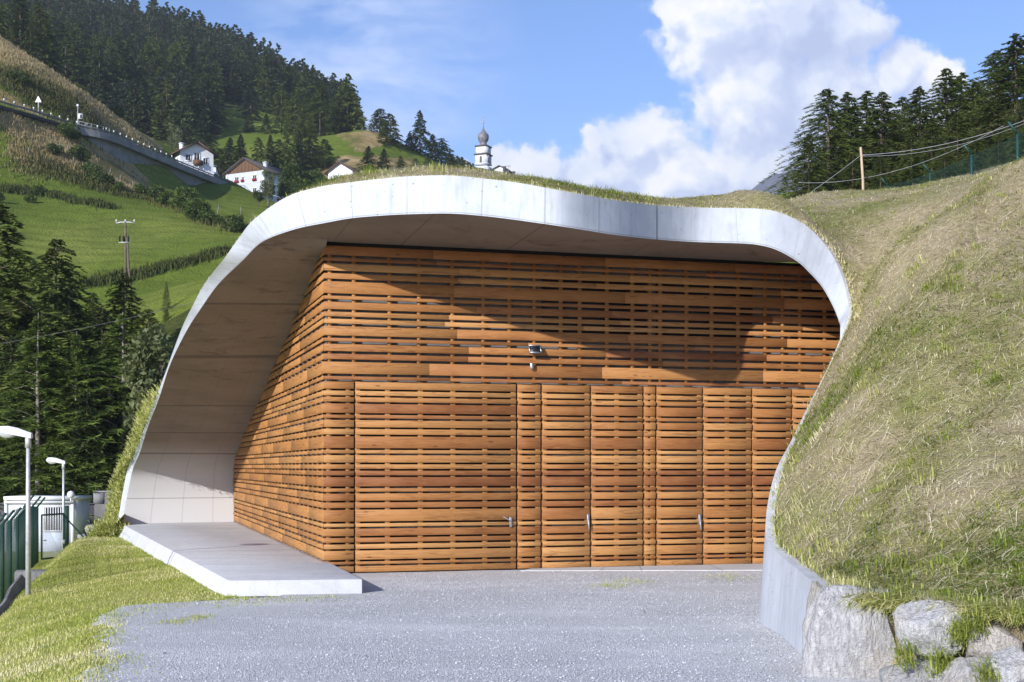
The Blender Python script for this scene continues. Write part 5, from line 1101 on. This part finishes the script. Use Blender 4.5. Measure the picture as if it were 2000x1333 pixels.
for sd in (0, 1):
    mm = MB(); n_ = 9; w_ = .42; z0, z1 = zc_(321), zc_(310); pts = [(-w_,z0),(w_,z0)]+[(w_*math.cos(math.pi*j/n_), z1+w_*math.sin(math.pi*j/n_)) for j in range(n_+1)]
    f3 = [(x_, -2.13, z_) if sd == 0 else (2.13, x_, z_) for x_, z_ in pts]; mm.face(f3); f4 = [(x_, -2.05, z_) if sd == 0 else (2.05, x_, z_) for x_, z_ in pts]
    for i in range(len(f3)): j = (i+1) % len(f3); mm.face([f3[j],f3[i],f4[i],f4[j]])
    o = mm.build('belfry_window', M['black'], ce); mm = MB()
    for j in range(6):
        z_ = z0+.2+j*.36; mm.cbox((0,-2.16,z_) if sd == 0 else (2.16,0,z_), (.8,.05,.1) if sd == 0 else (.05,.8,.1))
    mm.build('louvre', M['galv'], o)
mm = MB(); c_ = Vector((-6.5,5,0))
for (cx_, top_, hw) in ((-7.,317,6.2),(-11.4,322,2.6)):
    zt = zc_(top_); q4 = [(cx_-hw*.75,-2,zt-hw*.75),(cx_+hw,-2,zt-hw*.75),(cx_+hw,6,zt-hw*.75),(cx_-hw*.75,6,zt-hw*.75)]; ap = (cx_,1.,zt)
    for i in range(4): mm.face([q4[i], q4[(i+1)%4], ap])
mm.build('nave_roof', M['slate'], ce)
mm = MB(); mm.tube([(-7,1,zc_(318)),(-7,1,zc_(308))], .08, 5); mm.cbox((-7,1,zc_(310)), (.6,.1,.1)); mm.build('roof_cross', M['gold'], ce)

# ================================================================ LEFT FOREGROUND: fence, lamps, cabin
def wire_fence(name, label, P0, P1, hgt, posts, dx, mname='green'):
    pass
fe = empty('mesh_fence', (-12.5,33.7,-1.15)); tag(fe, 'dark green wire mesh fence with bent post tops along the concrete gutter', 'fence')
FP = [(5,1188,33.7),(20,1179,35.8),(34,1168,37.9),(48,1114,42.),(63,1106,46.),(73,1100,50.)]
FP = [Vw(*q) for q in FP]; FP = [FP[0]-(FP[1]-FP[0])*2, FP[0]-(FP[1]-FP[0])]+FP
for q in FP: q.z = -1.16
for i in range(len(FP)): FP[i].z = interp([30,38,42,50],[-1.15,-1.15,-.95,-1.2], FP[i].y)
HP = 2.05
for q in FP:
    mm = MB(); mm.cbox(q+Vector((0,0,HP/2)), (.07,.07,HP)); mm.tube([q+Vector((0,0,HP-.01)), q+Vector((.30,-.06,HP+.33))], .035, 4); loc(mm.build('post', M['green'], fe), fe)
for i in range(len(FP)-1):
    a_, b_ = FP[i], FP[i+1]; mm = MB(); d_ = b_-a_; L_ = d_.length
    n_ = int(HP/.05)
    for j in range(n_+1): mm.box(a_+Vector((0,0,j*.05)), d_, Vector((.004,0,0)), Vector((0,0,.006)))
    for j in range(1, int(L_/.10)): mm.box(a_+d_*(j/int(L_/.10)), Vector((.006,0,0)), Vector((0,.004,0)), Vector((0,0,HP)))
    loc(mm.build('mesh_panel', M['green'], fe), fe)
    mm = MB()
    for z_ in (.12,.30): mm.tube([a_+Vector((.30*z_/.33,-.03,HP+z_)), b_+Vector((.30*z_/.33,-.03,HP+z_))], .006, 3, False)
    loc(mm.build('top_wire', M['green'], fe), fe)
gt = empty('mesh_gate', W(81,1095,50.5)); tag(gt, 'green framed chain link gate in front of the white cabin door', 'gate'); G0, G1 = Vw(81,1092,50.5), Vw(124,1086,52); GH = 1.62
G1.z = G0.z = -1.1; mm = MB()
for a_, b_ in ((G0,G1),(G0+Vector((0,0,GH)),G1+Vector((0,0,GH))),(G0,G0+Vector((0,0,GH))),(G1,G1+Vector((0,0,GH)))): mm.tube([a_,b_], .035, 5)
loc(mm.build('frame', M['green'], gt), gt); mm = MB(); n_ = 26; U_ = (G1-G0)
for j in range(-n_, n_):
    for s_ in (1, -1):
        t0 = j/n_; pts = []
        for z_, t_ in ((0, t0), (GH, t0+s_*GH/U_.length*.9)): pts.append((t_, z_))
        (ta, za), (tb, zb) = pts
        def cl_(tt_): return za+(zb-za)*(tt_-ta)/(tb-ta) if abs(tb-ta) > 1e-6 else za
        lo, hi = max(0, min(ta,tb)), min(1, max(ta,tb))
        if hi-lo > .01: mm.tube([G0+U_*lo+Vector((0,0,cl_(lo))), G0+U_*hi+Vector((0,0,cl_(hi)))], .005, 3, False)
loc(mm.build('wire_mesh', M['galv'], gt), gt)
mm = MB(); mm.cbox(G1+Vector((.12,.02,.95)), (.13,.13,1.95)); loc(mm.build('gate_post', M['green'], gt), gt); mm = MB(); mm.tube([G1+Vector((.15,0,1.4)), G1+Vector((1.15,.5,.1))], .03, 5); loc(mm.build('brace', M['green'], gt), gt)
mm = MB(); mm.cbox(G1+Vector((.02,-.06,.55)), (.14,.05,.18)); loc(mm.build('lock', M['galv'], gt), gt)
def lamp(px, top, Y, label):
    b = Vw(px, top, Y); gz_ = float(Hl(b.x, b.y)) if Y < 40 else -1.45; h_ = b.z-gz_; e = empty('street_lamp', (b.x, b.y, gz_)); tag(e, label, 'street lamp')
    mm = MB(); mm.tube([(0,0,-.3),(0,0,h_*.5),(0,0,h_+.03)], [.058,.052,.040], 14); mm.build('pole', M['galv'], e, smooth=True)
    mm = MB(); hs_ = [(-.66,.05,.06),(-.60,.08,.11),(-.42,.105,.15),(-.2,.105,.145),(0,.08,.11),(.08,.065,.10)]; pv_ = None
    for (x_, hw, ht) in hs_:
        tl_ = .14-.16*(x_+.73)/.8; c_ = [(x_,-hw,h_+tl_-.02),(x_,hw,h_+tl_-.02),(x_,hw,h_+tl_+ht*.55),(x_,hw*.6,h_+tl_+ht),(x_,-hw*.6,h_+tl_+ht),(x_,-hw,h_+tl_+ht*.55)]
        if pv_: 
            for k in range(6): k2 = (k+1) % 6; mm.face([pv_[k],c_[k],c_[k2],pv_[k2]])
        else: mm.face(c_)
        pv_ = c_
    mm.face(pv_[::-1]); mm.build('lamp_head', M['white'], e)
    mm = MB(); mm.lathe([(0,-.13),(.09,-.11),(.16,-.06),(.19,0),(.18,.02)], (0,0,0), 14); o = mm.build('diffuser', mat('lamp_glass', {'Base Color':(.45,.47,.5)}, .15, .6), e, smooth=True); o.location = (-.48,0,h_+.09); o.scale = (1.25,.55,1); o.rotation_euler = (0,.2,0)
    mm = MB(); mm.tube([(0,0,0),(0,0,.28)], .065, 10); o = mm.build('collar', M['galv'], e); o.location = (0,0,h_-.25)
    return e
lamp(55, 853, 30, 'nearer tall street lamp with white head, left edge of the lawn slope'); lamp(124, 905, 55, 'farther street lamp with white head beside the white cabin')
cb = empty('cabin', (W(77,1082,60)[0], 60, -1.5)); tag(cb, 'white container cabin with barred windows behind the green fence', 'cabin'); cw, ch = 2.9, 2.35
mm = MB(); mm.cbox((0,1.2,ch/2), (cw,2.4,ch)); 
for x_ in (-cw/2, cw/2): mm.cbox((x_,0,ch/2), (.12,.12,ch))
mm.build('body', M['white'], cb); mm = MB(); mm.cbox((0,1.2,ch+.07), (cw+.18,2.6,.16)); mm.cbox((0,-.12,ch-.10), (cw+.1,.06,.1)); mm.build('roof', M['white'], cb)
def barred(cx_, z_, ww, wh):
    mm = MB(); mm.cbox((cx_,-.015,z_), (ww,.03,wh)); o = mm.build('window', M['black'], cb); mm = MB()
    for k in range(7): mm.cbox((cx_-ww/2+ww*(k+.5)/7,-.05,z_), (.035,.03,wh+.1))
    mm.cbox((cx_,-.05,z_+wh/2+.04), (ww+.1,.04,.05)); mm.cbox((cx_,-.05,z_-wh/2-.04), (ww+.1,.04,.05)); mm.build('bars', M['white'], o)
barred(.62,1.52,.78,.98); barred(-.9,1.5,.42,.9)
mm = MB(); mm.cbox((.62,-.02,.5), (.9,.035,.85)); o = mm.build('door', m_noise('pale_door', (.55,.62,.75), (.5,.57,.7), 2.), cb); mm = MB(); mm.cbox((.22,-.07,.6), (.14,.06,.04)); mm.build('handle', M['steel'], o)
gl = Vw(138.5,966.5,59.5); mm = MB(); mm.lathe([(0,-.17),(.12,-.12),(.17,0),(.12,.12),(0,.17)], (0,0,0), 14); mm.tube([(0,0,-.15),(0,0,-.32)], .03, 6); o = mm.build('globe_lamp', M['white'], smooth=True); o.location = gl; tag(o, 'white globe lamp on the right roof corner of the cabin', 'lamp')
M['stucco'] = m_noise('dark_stucco', (.15,.15,.155), (.07,.07,.075), 1.2, .95, .7, 18.)
sw = empty('boundary_wall', W(100,1000,66)); tag(sw, 'dark rough boundary wall with pale coping behind the cabin', 'wall')
wz = lambda py: ZC-(py-HY)/F*66
mm = MB(); x0, x1, x2, x3 = W(-260,0,66)[0], W(184,0,66)[0], W(215,0,66)[0], W(330,0,66)[0]
mm.box((x0,66,-3), (x1-x0,0,0), (0,.4,0), (0,0,wz(986)+3)); mm.box((x1,66,-3), (x3-x1,0,0), (0,.4,0), (0,0,wz(962)+3)); loc(mm.build('masonry', M['stucco'], sw), sw)
mm = MB(); mm.box((x0,65.93,wz(986)), (x1-x0-.02,0,0), (0,.55,0), (0,0,.07)); mm.box((x1-.05,65.93,wz(962)), (x3-x1,0,0), (0,.55,0), (0,0,.07)); mm.box((x1-.03,65.96,wz(984)), (.5,0,0), (0,.03,0), (0,0,wz(963)-wz(984))); loc(mm.build('coping', M['oldconc'], sw), sw)
# rubble and plants beside the cabin
for px, py, s_, lab in ((178,1034,.45,'pale rubble stone on the bank right of the cabin'),(198,1042,.5,'pale rubble stone highest on the bank beside the grassy rim'),(160,1050,.35,'low rubble stone nearest to the gate brace')):
    boulder(px, py, 57, (s_,s_,s_*.7), int(px), lab, (.9,.9,.95), 0, 'rubble stones beside the cabin')
n = 2200; C0 = np.array([W(214,1040,48.6)]); P_ = C0+RNG.normal(0,1,(n,3))*np.array([.28,.3,.18])
tag(blades('foot_grass', P_, np.tile([-.2,-.6,.8],(n,1)), .12+.25*RNG.random(n), .012+.012*RNG.random(n), np.array([-.2,-.5,0.]), .15+.45*RNG.random(n), .5+.5*RNG.random(n), flat=.2+.6*RNG.random(n)), kind='stuff')
n = 6000; px_ = RNG.uniform(140, 232, n); Yb = RNG.uniform(50, 62, n); x = (px_-CX)/F*Yb; zt = ZC-(interp([140,180,232],[1068,1050,1010], 0)-HY)/F*Yb
zb = ZC-(np.interp(px_, [140,160,200,232],[1075,1062,1035,960])-HY)/F*Yb
P_ = np.stack([x, Yb, np.minimum(zb, zb)-RNG.random(n)*.5], 1)
tag(blades('bank_plants', P_, np.tile([0,-.2,1.],(n,1)), .15+.3*RNG.random(n), .012+.014*RNG.random(n), np.array([-.2,-.1,0.]), .12+.35*RNG.random(n)+.2*(px_ > 200), .35+.6*RNG.random(n), flat=.2+.6*RNG.random(n)), kind='stuff')
bx_ = np.linspace(120, 245, 30); by_ = np.linspace(48.5, 65, 14); X_, Y_ = np.meshgrid(bx_, by_); bz = ZC-(np.interp(X_, [120,140,160,200,245],[1100,1078,1062,1035,1000])-HY)/F*Y_+fbm(X_*.1, Y_*.6, 95, 3)*.12-.1
idx = np.arange(X_.size).reshape(X_.shape); q = np.stack([idx[:-1,:-1], idx[:-1,1:], idx[1:,1:], idx[1:,:-1]], -1).reshape(-1,4)
tag(nobj('earth_bank', npmesh('earth_bank', np.stack([(X_-CX)/F*Y_, Y_, bz], -1).reshape(-1,3), q, np.full(len(q),4), [M['lawn']], smooth=True)), kind='structure')
# long grass hanging on the outer side of the rim foot
n = 6000; sI_ = (RNG.random(n)**1.4*6.5*NS).astype(int); P_ = np.array([tuple(cap[i].lerp(cap[i+1], rt.random())) for i in sI_])+(.1+RNG.random((n,1))**1.5*.8)*np.array([[-.75,.55,-.45]])+RNG.normal(0,.06,(n,3))
tag(blades('rim_grass', P_, np.tile([-.8,-.2,.5],(n,1)), .10+.22*RNG.random(n), .008+.008*RNG.random(n), np.array([-.7,-.3,-.2]), .15+.5*RNG.random(n), .3+.7*RNG.random(n), flat=.2+.6*RNG.random(n)), kind='stuff')
# concrete gutter
gu = MB(); GP = [Vector((-9.6,25,-1.10)), Vector((-10.3,28.4,-1.08)), Vector((-11.6,32.5,-1.08)), Vector((-12.75,36.4,-1.08))]; gp = crs(GP, 6); prof = [(-.85,.48),(-.78,.50),(-.62,.28),(-.35,.08),(0,.0),(.3,.03)]
prev = None
for i, p_ in enumerate(gp):
    t_ = (gp[min(i+1,len(gp)-1)]-gp[max(i-1,0)]).normalized(); s_ = Vector((t_.y,-t_.x,0)); cur = [p_+s_*(a_+.55)+Vector((0,0,b_+.03)) for a_, b_ in prof]
    if prev:
        for k in range(len(prof)-1): gu.face([prev[k],prev[k+1],cur[k+1],cur[k]])
    prev = cur
tag(gu.build('gutter', M['oldconc'], smooth=True), 'curved concrete drainage gutter below the green mesh fence', 'gutter')
mm = MB(); q = Vw(72,1142,36.8); mm.cbox((q.x,q.y+.3,-.95), (1.3,.7,.9), .3); tag(mm.build('drain_head', M['oldconc'], bevel=.03), 'concrete drain head block behind the nearer street lamp', 'block')
# cable across the left stand, wooden power pole
def wire(name, label, a_, b_, sag, r_, m='galv', cat='cable', group=None):
    mm = MB(); a_, b_ = Vector(a_), Vector(b_); pts = [a_.lerp(b_, t_/20)-Vector((0,0,sag*4*(t_/20)*(1-t_/20))) for t_ in range(21)]; mm.tube(pts, r_, 4, False); return tag(mm.build(name, M[m]), label, cat, group)
wire('cable', 'thin pale cable crossing the larch stand on the left', W(-60,682,50), W(420,580,50), .12, .006, 'greywall')
pp = find(245,590,100,180); py_ = pp.y; pe = empty('power_pole', pp); tag(pe, 'double stem wooden power pole with insulators in the green meadow', 'power pole'); ph = Vw(245,434,py_).z-pp.z
mm = MB(); mm.tube([(0,0,-.5),(0,0,ph)], [.11,.085], 8); mm.build('stem', M['bark'], pe); mm = MB(); mm.tube([(.5,0,-.5),(.12,0,ph*.8)], [.10,.08], 8); mm.build('stem', M['bark'], pe)
mm = MB(); mm.tube([(-.75,0,ph-.1),(-.35,0,ph-.02),(.35,0,ph-.02),(.75,0,ph-.1)], .05, 5); mm.build('crossarm', M['galv'], pe)
for x_ in (-.72,0,.72): mm = MB(); mm.lathe([(0,0),(.09,.03),(.06,.12),(.09,.18),(0,.24)], (x_,0,ph-.02), 8); mm.build('insulator', M['galv'], pe)
for x_ in (-.42,-.12,.28): mm = MB(); mm.tube([(x_,-.15,ph-1.6),(x_,-.15,ph-1.15)], .07, 6); mm.build('fuse', M['black'], pe)
mm = MB(); mm.tube([(-.5,-.1,ph-1.65),(.4,-.1,ph-1.65)], .05, 5); mm.build('bracket', M['galv'], pe)
# right skyline: pole, wires, chain link fence
pb = Vw(1687,376,41); wp = MB(); wp.tube([pb-Vector((0,0,1)), pb.lerp(Vw(1684,330,41),.5), Vw(1681,288,41)], [.042,.040,.036], 8); tag(wp.build('wooden_pole', m_noise('raw_wood', (.50,.38,.28), (.38,.28,.2), 6.)), 'leaning peeled wooden pole on the mound skyline', 'pole')
wire('cable', 'upper of the two pale wires running right from the wooden pole', W(1683,303,41), W(2030,225,36), .22, .007); wire('cable', 'wire just under the upper one, also running right from the pole', W(1683,305,41), W(2030,230,36), .28, .005)
wire('cable', 'slack wire passing the pole low and rising to the right edge', W(1560,357,44), W(1960,246,37), .45, .006); wire('cable', 'guy wire slanting down left from the wooden pole', W(1682,303,41), W(1582,377,39.5), .02, .007)
cf = empty('chain_link_fence', W(1900,345,38)); tag(cf, 'green chain link fence with angled post tops along the mound skyline', 'fence')
FQ = [Vw(2085,205,29.), Vw(1988,262,33.5), Vw(1898,303,38.5), Vw(1817,338,44.5), Vw(1733,363,52)]
for q in FQ:
    mm = MB(); mm.cbox(q-Vector((0,0,.95)), (.07,.07,1.9)); mm.tube([q, q+Vector((-.24,0,.3))], .035, 4); loc(mm.build('post', M['green'], cf), cf)
for i in range(len(FQ)-1):
    a_, b_ = FQ[i], FQ[i+1]; mm = MB(); d_ = b_-a_; L_ = math.hypot(d_.x, d_.y); n_ = int(L_/.13)
    for j in range(-15, n_+1):
        for s_ in (0, 1):
            t0 = j/n_; t1 = t0+1.85/L_; 
            za, zb = (-1.9, -.05) if s_ else (-.05, -1.9)
            lo, hi = max(0,t0), min(1,t1)
            if hi-lo < .005: continue
            f0, f1 = (lo-t0)/(t1-t0), (hi-t0)/(t1-t0)
            mm.tube([a_+d_*lo+Vector((0,0,za+(zb-za)*f0)), a_+d_*hi+Vector((0,0,za+(zb-za)*f1))], .003, 3, False)
    for z_ in (-.05,): mm.tube([a_+Vector((0,0,z_)), b_+Vector((0,0,z_))], .008, 3, False)
    loc(mm.build('wire_mesh', M['green'], cf), cf)

# ================================================================ the valley air
M['haze'] = bpy.data.materials.new('valley_air'); M['haze'].use_nodes = True; t = NT(M['haze'].node_tree); t.n.clear()
v_ = t.new('ShaderNodeVolumePrincipled'); v_.inputs['Color'].default_value = (.80,.88,1.,1); v_.inputs['Density'].default_value = .00014; v_.inputs['Anisotropy'].default_value = .2
o_ = t.new('ShaderNodeOutputMaterial'); t.l.new(v_.outputs[0], o_.inputs[1])
mm = MB(); mm.box((-900,-60,-6), (2400,0,0), (0,2100,0), (0,0,470)); tag(mm.build('haze', M['haze']), kind='stuff')
